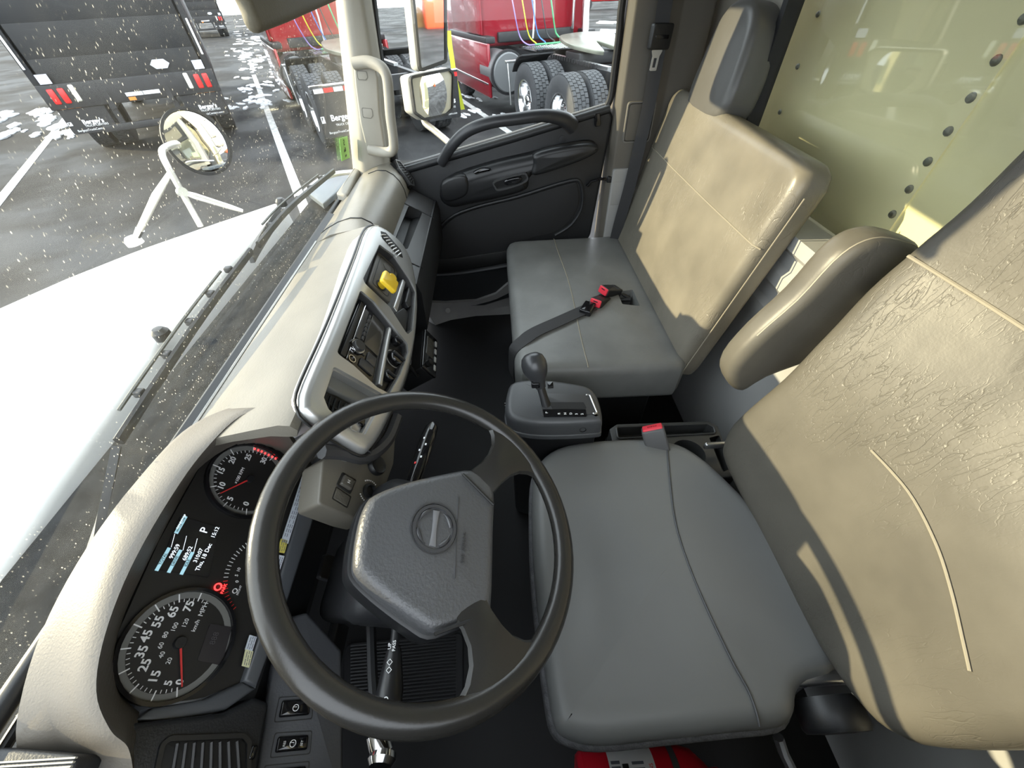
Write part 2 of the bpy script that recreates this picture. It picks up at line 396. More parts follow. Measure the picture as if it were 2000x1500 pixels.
# rear wall: window opening, ribbed lower panel
YB = -.725
wb = thing('wall_back', (.77, YB, FZ), 'grey cab rear wall with ribbed panel below the window', None, kind='structure')
del_z = []
prof = []
z = FZ
while z < -.50:
    prof.append((YB, z)); z += .04
YR = -.682
rib = [(YR, -.66), (YR + .003, -.64), (YR + .012, -.625), (YR + .012, -.60), (YR, -.585), (YR, -.555), (YR + .012, -.54), (YR + .012, -.51), (YR, -.495), (YR, -.465), (YR + .014, -.45), (YR + .014, -.418), (YB - .03, -.416)]
prof = [(YR, FZ), (YR, -.70)] + rib
R = []
for x in (-.16, .3, .77, 1.2, 1.70): R.append([(x, y, z) for y, z in prof] + [(x, YB - .03, FZ)])
MB().rings(R).make('ribbed_panel', greyp, wb)
MB().box((1.485, YB - .012, -.02), (.43, .03, .82), bev=.004).make('side_panel', beige, wb)
MB().box((.6, YB - .012, .33), (1.4, .03, .09), bev=.004).make('header_panel', beige, wb)
MB().box((-.13, YB - .012, -.06), (.06, .03, .74), bev=.004).make('side_panel', beige, wb)
# rear window with its black gasket
BW = Frame((0, YB - .012, 0), (-1, 0, 0), (0, 0, 1), (0, 1, 0))
w2 = thing('window_2', (.6, YB, -.43), 'rear cab window looking onto the pale green cargo box', None, kind='structure')
op = fil(rect(-1.272, -.445, .09, .30), .04); opi = inset(op, .022)
MB().annulus(op, opi, BW, -.012, .028).make('gasket', rubber, w2)
MB().prism(opi, BW, -.008, -.004).make('pane', glass('rear_glass', (.98, .985, .96), 1.6), w2)
# windshield
wy = lambda z: .553 - .214 * (z + .484)
WS = Frame((.76, wy(-.5), -.5), (1, 0, 0), (0, wy(.5) - wy(-.5), 1.), (0, -1, -.214))
w1 = thing('window_1', (.76, .55, -.5), 'dusty windshield over the dashboard', None, kind='structure')
po = fil([(-1.0, -.07), (.925, -.07), (.915, .86), (-.98, .86)], .05)
MB().prism(po, WS, -.003, .003).make('pane', glass('clear_windshield', (.97, .985, .98), .45), w1)
wp = w1.children[0]; wp.data.materials.append(glass('dusty_windshield', (.97, .985, .98), .45, 1.0, .02, 210))
for f_ in wp.data.polygons:
    if f_.normal.y > .5: f_.material_index = 1      # road dust sits on the outer face
MB().tube([WS(-1.0, -.012, .008), WS(-.3, -.008, .008), WS(.4, -.004, .008), WS(.90, 0, .008)], .011, 10).make('seal', black, w1)
MB().tube([WS(-1.0, -.03, .02), WS(-.3, -.026, .02), WS(.4, -.022, .02), WS(.88, -.02, .02)], .006, 8).make('seal', black, w1)
MB().strap([WS(.905, 0, .006), WS(.902, .3, .006), WS(.898, .85, .006)], .014, .01, (1, 0, 0)).make('seal', black, w1)
# passenger A pillar
R = []
for z in (-.56, -.46, -.3, -.1, .1, .3, .40):
    yf = wy(z) - .004; yr = .385 - .085 * (z + .43) + (0.02 if z < -.45 else 0)
    c = fil([(1.70, yf + .01), (1.632, yf), (1.585, (yf * .62 + yr * .38)), (1.60, yr + .012), (1.645, yr), (1.70, yr)], [.004, .02, .035, .02, .006, .004], 4)
    R.append([(p[0], p[1], z) for p in c])
tr1 = MB().rings(R).make('trim_1', beige, label='beige padded pillar between windshield and door window', kind='structure')
# driver A pillar
R = []
for z in (-.56, -.46, -.3, -.1, .1, .3, .40):
    yf = wy(z) - .004; yr = .385 - .085 * (z + .43)
    R.append([(p[0], p[1], z) for p in fil([(-.20, yf + .01), (-.132, yf), (-.085, yf * .62 + yr * .38), (-.10, yr + .012), (-.145, yr), (-.20, yr)], [.004, .02, .035, .02, .006, .004], 4)])
MB().rings(R).make('trim_5', beige, label='beige padded pillar between windshield and driver door', kind='structure')
# passenger B pillar with belt and cover plate
tr2 = thing('trim_2', (1.66, -.5, FZ), 'beige pillar behind the passenger door', None, kind='structure')
R = []
for z in (FZ, -.9, -.6, -.3, 0, .2, .40):
    o = .0 if z > -.6 else .006
    c = fil([(1.72, -.435), (1.652, -.437), (1.628 - o, -.452), (1.618 - o, -.54), (1.63, -.60), (1.62, -.70), (1.72, -.72)], [.003, .006, .012, .02, .03, .01, .003], 3)
    R.append([(p[0], p[1], z) for p in c])
shaded_beige = M('shaded_beige_trim', (.105, .094, .076), .6, bump=.2, bscale=300, bdist=.0008, var=.06, vscale=6)  # darker copy of the beige trim: the pillar's shade is put into the colour
MB().rings(R).make('pillar_cover', shaded_beige, tr2)
PB2 = Frame((1.612, -.52, -.36), (0, -1, 0), (0, 0, 1), (-1, 0, 0))
MB().annulus(fil(rect(-.05, -.062, .05, .062), .012), fil(rect(-.046, -.058, .046, .058), .01), PB2, -.012, .0025).make('cover_plate', M('dark_beige_line', (.16, .15, .13), .7), tr2)
MB().prism(fil(rect(-.044, -.056, .044, .056), .01), PB2, -.01, .0015, .002).make('cover_plate', shaded_beige, tr2)
MB().lathe([(.016, 0), (.016, .012), (.010, .017), (.001, .018)], Frame((1.615, -.47, -.02), (0, 1, 0), (0, 0, 1), (-1, 0, 0)), 14).make('anchor_cap', beige, tr2)
MB().prism(fil(rect(-.048, -.62, .05, .09), .012), Frame((1.612, -.50, -.60), (0, -1, 0), (0, 0, 1), (-1, 0, 0)), -.02, .002, .004).make('lower_cover', M('light_pillar_plastic', (.30, .295, .28), .55), tr2)
lp = MB().prism(fil(rect(-.045, -.045, .05, .045), .006), Frame((1.612, -.50, -.60), (0, -1, 0), (0, 0, 1), (-1, 0, 0)), -.012, .004, .003).make('striker_cover', MATS['light_pillar_plastic'], tr2)
# door sill step
outer = [at(815, 590, 'x', 1.64), at(870, 592, 'x', 1.64), at(930, 588, 'x', 1.64), at(968, 575, 'x', 1.64), at(1003, 545, 'x', 1.64), at(1040, 520, 'x', 1.64)]
inner = [at(850, 632, 'z', FZ + .01), at(880, 622, 'z', FZ + .01), at(930, 614, 'z', FZ + .01), at(975, 609, 'z', FZ + .01), at(1010, 606, 'z', FZ + .01), at(1060, 600, 'z', FZ + .01)]
R = []
for a, b in zip(outer, inner): R.append([a + Vector((.05, 0, 0)), a, b.lerp(a, .5) + Vector((0, 0, .012)), b, b + Vector((0, 0, -.02)), a + Vector((.05, 0, -.25))])
tr3 = MB().rings(R).make('trim_3', M('light_grey_sill', (.33, .32, .31), .5, var=.08, vscale=10), label='light grey sill step under the passenger door', kind='structure')
MB().lathe([(.012, 0), (.012, .004), (.002, .006)], Frame(at(875, 606, 'x', 1.57) + Vector((-.002, 0, .0)), (0, -1, 0), (.5, 0, .8), (-.8, 0, .5)), 12).make('screw_cover', MATS['light_grey_sill'], tr3)

# ================================================================== PASSENGER DOOR
DX = 1.66
D = Frame((DX, 0, 0), (0, -1, 0), (0, 0, 1), (-1, 0, 0))
door = thing('door_1', (DX, 0, -1.1), 'black passenger door with grab bar and armrest', None, kind='structure')
sill = [(800, 326), (1000, 268), (1190, 210)]
so = on(D, sill)
pan = [(-.50, so[0][1] - .02), so[0], so[1], so[2], (so[2][0] + .02, so[2][1] - .03), (.405, -.80), (.30, -.92), (.10, -1.08), (-.10, -1.14), (-.42, -1.14), (-.50, -1.1)]
dp = MB().prism(fil(pan, [.0, .0, .0, .03, .02, .05, .1, .08, .05, .05, 0], 4), D, -.05, 0, .012, 3).make('door_panel', grain, door)
# upper lip of the sill
MB().tube([D(a, b - .006, -.004) for a, b in on(D, [(770, 336), (1000, 268), (1192, 209)])], .014, 10).make('window_sill', grain, door)
MB().tube([D(a, b + .008, -.02) for a, b in on(D, [(770, 336), (1000, 268), (1192, 209)])], .005, 8).make('window_seal', M('grey_seal', (.25, .25, .25), .5), door)
# frame round the window
fr = [D(*on(D, [p])[0], -.025) for p in [(770, 336), (757, 240), (738, 120), (722, 0)]] + [Vector((1.685, .33, .12)), Vector((1.685, .30, .30))]
MB().tube(cr(fr, 4, False), .016, 8).make('window_frame', rubber, door)
fr = [D(*on(D, [p])[0], -.02) for p in [(1185, 214), (1196, 190), (1204, 130), (1213, 60), (1219, 0)]] + [Vector((1.685, -.43, .2)), Vector((1.685, -.42, .34))]
MB().tube(cr(fr, 4, False), .012, 8).make('window_frame', rubber, door)
# glass
gl = on(D, [(760, 342), (1000, 272), (1196, 213), (1222, -5), (726, -5)]); gl = gl[:3] + [(.43, .34), (-.30, .34)]
MB().prism(gl, D, -.034, -.030).make('pane', glass('door_glass', (.95, .97, .96), .6, .06, .01, 150), door)
# armrest bulge: wide front block with handle, pad behind
ar = on(D, [(858, 388), (875, 352), (960, 322), (1040, 303), (1100, 288), (1150, 280), (1168, 287), (1160, 300), (1110, 322), (1040, 345), (1030, 372), (985, 388), (920, 402), (880, 408)], .05)
ab = MB().prism(cr(ar, 4), D, -.01, .052, .030, 4, crown=.004).make('armrest', M('black_armrest', (.011, .0115, .0125), .4, bump=.2, bscale=350, bdist=.0006), door)
pd = on(D, [(1046, 300), (1100, 286), (1150, 280), (1169, 287), (1160, 302), (1115, 322), (1044, 343), (1042, 320)], .06)
MB().prism(cr(pd, 4), D, .03, .068, .014, 3, crown=.004).make('armrest_pad', MATS['black_armrest'], door)
sp_ = on(D, [(864, 356), (908, 343), (912, 380), (878, 395), (862, 385)], .06)
MB().prism(cr(sp_, 4), D, .03, .060, .010, 3).make('speaker_cover', MATS['black_armrest'], door)
hb = on(D, [(966, 352), (1020, 337), (1030, 342), (1030, 352), (1012, 362), (975, 372), (966, 366)], .056)
MB().annulus(cr(hb, 3), cr(inset(hb, .006), 3), D, .04, .062).make('handle_bezel', M('dark_satin', (.05, .05, .052), .3), door)
MB().prism(cr(inset(hb, .006), 3), D, .045, .0535).make('handle_recess', M('deep_black', (.004, .004, .004), .6), door)
hh = on(D, [(986, 352), (1012, 345), (1020, 350), (1012, 358), (988, 362)], .062)
MB().prism(cr(hh, 3), D, .05, .064, .006, 3).make('handle', gloss, door)
lk = on(D, [(925, 336), (940, 329), (955, 329), (958, 332), (940, 336), (930, 340)], .055)
MB().prism(cr(lk, 3), D, .045, .062, .005, 2).make('lock_latch', gloss, door)
# fabric inset and map pocket
ins = on(D, [(840, 505), (848, 470), (880, 430), (930, 408), (1010, 388), (1110, 358), (1128, 362), (1130, 400), (1110, 435), (1080, 455), (1030, 468), (990, 490), (900, 503)], .003)
MB().prism(cr(ins, 4), D, -.01, .006, .006, 2).make('cloth_inset', M('charcoal_cloth', (.014, .0142, .0155), .8, bump=.4, bscale=500, bdist=.0006), door)
MB().tube([D(a, b, .004) for a, b in cr(on(D, [(836, 508), (845, 468), (878, 426), (930, 404), (1010, 384), (1108, 354), (1134, 358), (1137, 402), (1116, 438), (1084, 459)], .003), 4, False)], .007, 8).make('inset_rim', grain, door)
mpk = on(D, [(832, 512), (900, 505), (1005, 490), (1030, 492), (1030, 510), (1005, 515), (900, 530), (850, 535), (836, 528)], .02)
MB().prism(cr(mpk, 3), D, -.005, .010, .005, 2).make('map_pocket', MATS['deep_black'], door)
MB().tube([D(a, b, .016) for a, b in cr(on(D, [(826, 514), (838, 536), (900, 534), (1000, 518), (1040, 512)], .02), 4, False)], .011, 8).make('pocket_lip', grain, door)
# grab bar over the sill
gb = [at(862, 318, 'x', 1.645), at(880, 288, 'x', 1.61), at(910, 258, 'x', 1.59), at(955, 240, 'x', 1.585), at(1010, 232, 'x', 1.59), at(1060, 226, 'x', 1.60), at(1100, 232, 'x', 1.625), at(1118, 246, 'x', 1.65)]
MB().tube(cr(gb, 5, False), [.017] + [.0175] * 24 + [.018 + .0008 * i for i in range(11)], 12, flat=1.1).make('grab_bar', M('charcoal_bar', (.026, .0265, .029), .38, bump=.2, bscale=400, bdist=.0005), door)
wsw = on(D, [(1160, 222), (1172, 219), (1174, 246), (1162, 248)], .008)
MB().prism(fil(wsw, .006), D, -.002, .010, .003).make('switch', gloss, door)
MB().lathe([(.013, 0), (.013, .003), (.002, .004)], Frame(D(*on(D, [(1098, 272)])[0], .0), (0, -1, 0), (0, 0, 1), (-1, 0, 0)), 14).make('screw_cover', grain, door)
# door check strap at the pillar
MB().tube([at(1147, 363, 'x', 1.652), at(1155, 354, 'x', 1.64), at(1172, 349, 'x', 1.635), at(1194, 350, 'x', 1.635)], .006, 8).make('check_strap', gloss, door)
MB().box(at(1190, 350, 'x', 1.630), (.02, .02, .022), bev=.003).make('check_strap', black, door)
# ================================================================== DASHBOARD
CS = Frame((.70, .305, -.452), (1, 0, 0), (0, .515, .857), (0, -.857, .515))      # centre stack
_e = math.radians(34)
CL = Frame((.252, .455, -.593), (1, 0, 0), (0, math.sin(_e), math.cos(_e)), (0, -math.cos(_e), math.sin(_e)))   # instruments
dash = thing('dashboard', (.76, .35, -.9), 'long grey dashboard with silver centre bezel in front of both seats', 'dashboard')
# centre and right bodies
def loft_x(prof_at, xs):
    return [[(x, y, z) for y, z in prof_at(x)] for x in xs]
def prof_c(x):
    if x < .47: return [(.548, -.520), (.535, -.496), (.50, -.474), (.44, -.455), (.38, -.442), (.338, -.434), (.322, -.437), (.315, -.448), (.322, -.462), (.335, -.462), (.36, -.458), (.42, -.466), (.50, -.486), (.546, -.530)]
    return [(.548, -.520), (.535, -.496), (.50, -.474), (.44, -.455), (.38, -.442), (.338, -.434), (.322, -.437), (.318, -.450), (.365, -.475), (.318, -.555), (.292, -.60), (.288, -.62), (.42, -.70), (.548, -.66)]
MB().rings(loft_x(prof_c, (.36, .40, .469, .471, .5, .7, .9, 1.035))).make('dash_top', dashtop, dash)
def prof_r(x):
    t = max(0, (1.13 - x) / .1); t = min(t, 1); k = max(0, (x - 1.5) / .14)
    return [(.548, -.520), (.535, -.496), (.50, -.474), (.46, -.456 - .002 * k), (.425 - .03 * t, -.446 - .004 * k), (.395 - .03 * t, -.448 - .008 * k), (.372 - .03 * t, -.462 - .01 * k), (.355 - .02 * t, -.485 - .008 * k), (.345 - .012 * t, -.515), (.343 - .01 * t, -.546), (.548, -.60)]
MB().rings(loft_x(prof_r, (1.036, 1.06, 1.09, 1.13, 1.2, 1.3, 1.4, 1.5, 1.55, 1.60, 1.635))).make('passenger_pad', dashtop, dash)
# seam line round the pad
MB().tube([(1.115, y - .0005, z + .0008) for y, z in prof_r(1.115)[1:-1]], .0018, 6).make('pad_seam', black, dash)
MB().tube([(1.52, y - .0005, z + .0008) for y, z in prof_r(1.52)[3:-1]], .0018, 6).make('pad_seam', black, dash)
# shelf with pocket under the pad
SH = Frame((1.3, .298, -.573), (1, 0, 0), (0, .857, .515), (0, -.515, .857))
shp = fil([(-.30, -.062), (.33, -.052), (.33, .06), (-.30, .06)], [.03, .02, 0, 0])
sh = MB().prism(shp, SH, -.09, 0, .010, 3).make('shelf', dashmid, dash)
pk = on(SH, [(798, 402), (826, 412), (796, 487), (766, 480)])
cut(sh, [MB().prism(fil(pk, .016), SH, -.045, .02)])
MB().prism(fil(pk, .016), SH, -.05, -.044).make('shelf_pocket', grain, dash)
MB().tube([SH(.17, -.06, .0005), SH(.17, -.03, .001), SH(.17, .055, .001)], .0016, 6).make('shelf_seam', black, dash)
MB().tube([SH(-.20, -.06, .0005), SH(-.20, -.03, .001), SH(-.20, .055, .001)], .0016, 6).make('shelf_seam', black, dash)
R = [[(x, .252 + .0, -.598), (x, .243, -.63), (x, .25, -.76), (x, .36, -.93), (x, .56, -.93), (x, .56, -.62)] for x in (1.0, 1.2, 1.45, 1.63)]
MB().rings(R).make('knee_panel', grain, dash)
# end vent
EV = Frame(at(787, 340, 'x', 1.575), (.86, .35, -.36), (.0, .62, .78), (-.5, -.67, .53))
ev = [(-.036, -.058), (.036, -.058), (.036, .058), (-.036, .058)]
EV = Frame(at(787, 340, 'x', 1.60), (1, 0, 0), (0, .5, .866), (0, -.866, .5))
evp = fil(on(EV, [(769, 313), (778, 316), (806, 352), (807, 366), (800, 363), (776, 330)]), .006)
MB().prism(evp, EV, -.02, .004, .003).make('end_vent', MATS['deep_black'], dash)
e2 = on(EV, [(772, 316), (803, 359)]); e3 = on(EV, [(778, 317), (806, 354)])
for i in range(9):
    t = (i + .5) / 9; a = Vector(e2[0]).lerp(Vector(e2[1]), t); b = Vector(e3[0]).lerp(Vector(e3[1]), t)
    MB().tube([EV(*a, .004), EV(*b, .004)], .0035, 6, flat=.6).make('vent_slat', dashmid, dash)
MB().annulus(evp, inset(evp, .005), EV, -.01, .008).make('vent_rim', dashmid, dash)
# defroster strip and windshield end cap
MB().strap([(.37, .524, -.486), (.6, .524, -.486), (.9, .524, -.486), (1.25, .524, -.486)], .018, .006, (0, 1, .3)).make('defroster_strip', black, dash)
MB().tube([(.37, .511, -.479), (.6, .511, -.479), (1.05, .511, -.479)], .003, 6).make('defroster_strip', silver, dash)
MB().prism(fil([(1.36, .50), (1.62, .515), (1.64, .545), (1.38, .542)], .012), WZ(-.488), 0, .022, .008).make('corner_cap', beige, dash)
# ---------------- centre bezel
bz_px = [(735, 438), (762, 452), (790, 480), (808, 520), (817, 580), (815, 640), (806, 700), (792, 750), (770, 800), (745, 850), (725, 878), (712, 882), (690, 870), (640, 838), (600, 805), (592, 785), (600, 745), (650, 630), (700, 500), (718, 450)]
bz = cr(on(CS, bz_px, .012), 3)
bez = MB().prism(bz, CS, -.05, .014, .012, 3).make('centre_bezel', silver, dash, label='satin silver frame of the centre stack')
MB().tube([CS(p[0], p[1], -.001) for p in cr([tuple(q) for q in resample(inset(bz, -.004), 60)], 2)], .0026, 6, closed=True).make('bezel_gap', black, dash)
o1_px = [(740, 478), (770, 500), (800, 545), (812, 570), (806, 645), (795, 655), (760, 600), (712, 555), (708, 545)]           # brake-valve opening
o2_px = [(703, 567), (730, 590), (765, 635), (795, 672), (797, 688), (782, 730), (760, 770), (735, 757), (690, 715), (656, 690)]   # radio and climate opening
o3_px = [(650, 716), (690, 738), (745, 770), (750, 780), (730, 815), (712, 850), (690, 845), (640, 800), (630, 775)]          # vent opening
ops = [fil(on(CS, p, .012), .008, 3) for p in (o1_px, o2_px, o3_px)]
cut(bez, [MB().prism(p, CS, -.06, .05) for p in ops])
for p, nm, mt, h in ((ops[0], 'valve_panel', dashmid, -.012), (ops[1], 'stack_recess', M('warm_grey_plastic', (.09, .086, .08), .45), -.018), (ops[2], 'vent_recess', MATS['deep_black'], -.03)):
    MB().prism(inset(p, -.002), CS, h - .012, h, 0).make(nm, mt, dash)
    MB().annulus([tuple(q) for q in inset(p, -.001)], [tuple(q) for q in inset(p, .004)], CS, h, .009).make('opening_rim', dashmid if nm != 'vent_recess' else silver, dash)
# vent slats in the lower-left opening
V3 = ops[2]; a0 = min(p[0] for p in V3); a1 = max(p[0] for p in V3); b0 = min(p[1] for p in V3); b1 = max(p[1] for p in V3)
va = on(CS, [(640, 757), (668, 768), (715, 800), (705, 840), (690, 842), (645, 802), (632, 780)], .0)
MB().prism(fil(va, .006), CS, -.03, -.012, .002).make('air_vent', MATS['deep_black'], dash)
for i in range(7):
    t = (i + .5) / 7; p = on(CS, [(640 + t * 66, 762 + t * 34), (634 + t * 58, 784 + t * 58)], 0)
    MB().tube([CS(*p[0], -.010), CS(*p[1], -.010)], .0022, 6).make('vent_slat', black, dash)
p = on(CS, [(634, 772), (706, 822)], 0); MB().tube([CS(*p[0], -.011), CS(*p[1], -.011)], .0018, 6).make('vent_slat', black, dash)
pt = on(CS, [(650, 718), (745, 772), (738, 795), (665, 765), (645, 752)], .0)
MB().prism(fil(pt, .004), CS, -.025, -.006, .003).make('vent_visor', M('grey_visor_panel', (.20, .20, .19), .45), dash)
sl = on(CS, [(690, 818), (712, 822), (702, 846), (684, 838)], .0)
MB().prism(fil(sl, .004), CS, -.02, .000, .002).make('side_plate', silver, dash)
MB().lathe([(.008, 0), (.008, .004), (.002, .005)], Frame(CS(*on(CS, [(706, 826)])[0], .0), CS.u, CS.v, CS.n), 12).make('small_dial', gloss, dash)
# right vent at the top of the bezel
vr = on(CS, [(742, 452), (752, 455), (782, 490), (786, 505), (776, 500), (745, 466)], .012)
MB().prism(fil(vr, .004), CS, .0, .0155, .002).make('air_vent', MATS['deep_black'], dash)
for i in range(8):
    t = (i + .5) / 8; p = on(CS, [(743 + t * 36, 456 + t * 46), (751 + t * 34, 457 + t * 40)], .016)
    MB().tube([CS(*p[0], .016), CS(*p[1], .016)], .002, 6).make('vent_slat', silver, dash)
# valve panel: raised square plate, hole, yellow knob, sliding tray
vp = on(CS, [(738, 490), (778, 528), (762, 592), (718, 552)], -.005)
MB().prism(fil(vp, .010), CS, -.014, -.004, .003).make('valve_plate', M('warm_dark_plate', (.10, .095, .085), .45), dash)
MB().annulus(fil(inset(vp, .010), .008), fil(inset(vp, .0115), .008), CS, -.006, -.0035).make('plate_groove', black, dash)
h1 = on(CS, [(757, 523)], -.004)[0]
MB().lathe([(.013, 0), (.013, .0015), (.011, .002), (.0105, .001), (.001, .001)], Frame(CS(*h1, -.0045), CS.u, CS.v, CS.n), 20).make('blank_plug', MATS['warm_dark_plate'], dash)
h2 = on(CS, [(744, 558)], -.004)[0]
MB().lathe([(.015, 0), (.015, .001), (.001, .001)], Frame(CS(*h2, -.0045), CS.u, CS.v, CS.n), 20).make('knob_collar', MATS['deep_black'], dash)
kf = Frame(CS(*h2, 0), CS.u, CS.v, CS.n)
yk = MB().lathe([(.010, -.004), (.010, .030), (.010, .036), (.009, .038)], kf, 16).make('parking_brake_knob', yellow, dash, label='yellow push-pull parking brake knob')
sq = on(kf, [(749, 540), (766, 534), (772, 546), (770, 562), (757, 566), (752, 556)], .044)
c_ = (sum(p[0] for p in sq) / 6, sum(p[1] for p in sq) / 6)
MB().prism(fil(rect(c_[0] - .021, c_[1] - .021, c_[0] + .021, c_[1] + .021), .007), kf, .037, .049, .004, 3, .003).make('knob_head', yellow, yk)
for px_, nm in (([(800, 548), (808, 552), (804, 598), (797, 602), (790, 590)], 'tray_slot'), ):
    MB().prism(fil(on(CS, px_, 0), .004), CS, -.012, .004, .003).make(nm, black, dash)
tp = on(CS, [(786, 545), (792, 552), (775, 610), (768, 600)], 0)
MB().prism(fil(tp, .002), CS, -.014, .002, .002).make('trim_bar', silver, dash)
tp = on(CS, [(772, 612), (786, 640), (793, 655), (800, 610), (790, 600)], 0)
MB().prism(fil(tp, .004), CS, -.014, -.002, .002).make('coin_tray', black, dash)
# divider bar between radio and climate panel
db = on(CS, [(757, 633), (763, 636), (742, 757), (735, 752)], .0)
MB().prism(fil(db, .002), CS, -.02, .008, .003).make('divider_bar', silver, dash)

# ---------------- radio
radio = thing('car_radio', CS(-.06, -.05, -.02), 'black double-height radio with chrome-ringed dial in the centre stack', 'radio')
rq = on(CS, [(660, 690), (704, 583), (755, 636), (730, 750)], 0)
body = MB().prism(fil(rq, .004), CS, -.03, -.002, .002).make('faceplate', gloss, radio)
def rp(u, v):   # 0..1 across the radio (u: left to right for the driver, v: top to bottom)
    a = Vector(rq[0]).lerp(Vector(rq[1]), u); b = Vector(rq[3]).lerp(Vector(rq[2]), u); return a.lerp(b, v)
def rpoly(u0, v0, u1, v1): return [rp(u0, v0), rp(u1, v0), rp(u1, v1), rp(u0, v1)]
MB().prism(fil(rpoly(.42, .50, .97, .96), .003), CS, -.002, -.0005, .0005).make('display', M('dark_lcd', (.05, .047, .04), .2), radio)
MB().prism(fil(rpoly(.02, .04, .97, .17), .002), CS, -.002, .0015, .001).make('disc_slot', black, radio)
MB().prism(fil(rpoly(.40, .22, .92, .36), .003), CS, -.002, .0012, .001).make('button_bar', M('grey_button', (.05, .05, .05), .3), radio)
for i in range(6): MB().prism(fil(rpoly(.44 + i * .08, .40, .50 + i * .08, .46), .001), CS, -.002, .001, .0006).make('preset_button', MATS['grey_button'], radio)
MB().prism(fil(rpoly(.08, .52, .20, .92), .003), CS, -.002, .0014, .001).make('rocker_button', MATS['grey_button'], radio)
MB().prism(fil(rpoly(.22, .66, .36, .92), .003), CS, -.002, .0014, .001).make('rocker_button', MATS['grey_button'], radio)
MB().prism(fil(rpoly(.26, .54, .36, .62), .002), CS, -.002, .001, .0006).make('small_display', MATS['dark_lcd'], radio)
MB().tube([CS(*rp(.02, .20), .001), CS(*rp(.97, .20), .001)], .0012, 6).make('chrome_line', chrome, radio)
c = rp(.27, .34); kf = Frame(CS(c[0], c[1], 0), CS.u, CS.v, CS.n)
k = MB().lathe([(.0165, -.002), (.0165, .004), (.0155, .006), (.0125, .006)], kf, 24).make('volume_knob', chrome, radio)
MB().lathe([(.0125, .001), (.0125, .010), (.011, .012), (.001, .012)], kf, 24).make('knob_cap', M('knob_black', (.03, .03, .03), .35), k)
c = rp(.08, .33); kf = Frame(CS(c[0], c[1], 0), CS.u, CS.v, CS.n)
MB().annulus(circ(0, 0, .008, 20), circ(0, 0, .0066, 20), kf, -.001, .001).make('tuner_ring', chrome, radio)
# ---------------- climate panel
cp = thing('climate_panel', CS(-.02, -.13, -.02), 'black heater panel with three dials below the radio', 'control panel')
cq = on(CS, [(742, 757), (765, 640), (793, 674), (783, 728), (762, 772)], 0)
MB().prism(fil(cq, .004), CS, -.022, -.003, .002).make('faceplate', black, cp)
for px_, r_, nm in (((772, 668), .011, 0), ((771, 700), .018, 1), ((756, 735), .013, 2)):
    c = on(CS, [px_], 0)[0]; kf = Frame(CS(*c, -.003), CS.u, CS.v, CS.n)
    if nm == 1: MB().annulus(circ(0, 0, r_ * 1.25, 24), circ(0, 0, r_ * 1.12, 24), kf, -.001, .0006).make('dial_ring', M('grey_print', (.4, .4, .4), .5), cp)
    k = MB().lathe([(r_, 0), (r_, .010), (r_ * .85, .014), (r_ * .1, .0145)], kf, 18).make('dial', gloss, cp)
    MB().box((0, 0, .014), (r_ * .35, r_ * 1.9, .010), kf, .002).make('dial_grip', black, k)
for px_ in ((765, 652), (779, 664)):
    c = on(CS, [px_], 0)[0]; MB().box((c[0], c[1], -.002), (.008, .006, .003), CS, .001).make('push_button', MATS['grey_button'], cp)

# ---------------- switch panel right of the column
SW = Frame(CS(0, 0, -.037), CS.u, CS.v, CS.n)
sp = thing('switch_panel', SW(-.38, -.12, 0), 'brown-grey panel with rocker and dimmer beside the steering column', 'control panel')
pp = fil(on(SW, [(630, 900), (680, 868), (775, 830), (770, 905), (752, 955), (720, 1020), (690, 1012), (622, 985)]), .008)
MB().prism(pp, SW, -.05, 0, .004).make('panel', M('olive_grey_plastic', (.115, .105, .085), .45, bump=.3, bscale=300, bdist=.0006), sp)
q = on(SW, [(668, 922), (696, 938), (684, 966), (656, 948)]); MB().prism(fil(q, .003), SW, -.004, .0015, .001).make('switch_frame', black, sp)
r_ = MB().prism(fil(inset(q, .004), .003), SW, -.002, .007, .003).make('rocker_switch', M('brown_rocker', (.09, .083, .07), .35), sp)
cq_ = (sum(p[0] for p in q) / 4, sum(p[1] for p in q) / 4)
text('switch_mark', 'H', SW, cq_[0], cq_[1], .008, white, r_, h=.0072)
q = on(SW, [(656, 950), (686, 970), (678, 993), (648, 974)]); MB().annulus(fil(q, .002), fil(inset(q, .0012), .002), SW, -.002, .0008).make('blank_cover', black, sp)
MB().prism(fil(inset(q, .002), .002), SW, -.003, .0016, .001).make('blank_cover', M('rough_blank', (.10, .092, .075), .6, bump=1, bscale=300, bdist=.001), sp)
c = on(SW, [(721, 960)])[0]; kf = Frame(SW(*c, 0), SW.u, SW.v, SW.n)
k = MB().lathe([(.014, 0), (.014, .004), (.010, .006), (.0085, .001), (.001, .001)], kf, 20).make('key_switch', black, sp)
for a0, s_ in ((2.2, 'LAMP-KEY LIGHT'), (-.5, 'PANEL')):
    n_ = 9 if a0 > 0 else 7
    for i in range(n_):
        t = a0 + i * .2; MB().box((math.cos(t) * .020, math.sin(t) * .020, .0004), (.0022, .0022, .0006), kf).make('print_mark', white, sp)
c = on(SW, [(734, 910)])[0]; kf = Frame(SW(*c, 0), SW.u, SW.v, SW.n)
MB().lathe([(.019, 0), (.019, .005), (.016, .009), (.013, .007), (.001, .007)], kf, 20).make('socket_cap', black, sp)
MB().tube([CS(*p, -.012) for p in cr(on(CS, [(628, 882), (665, 884), (715, 893), (755, 862), (775, 815)], -.012), 4, False)], .012, 8).make('lower_lip', dashmid, dash)
R = []
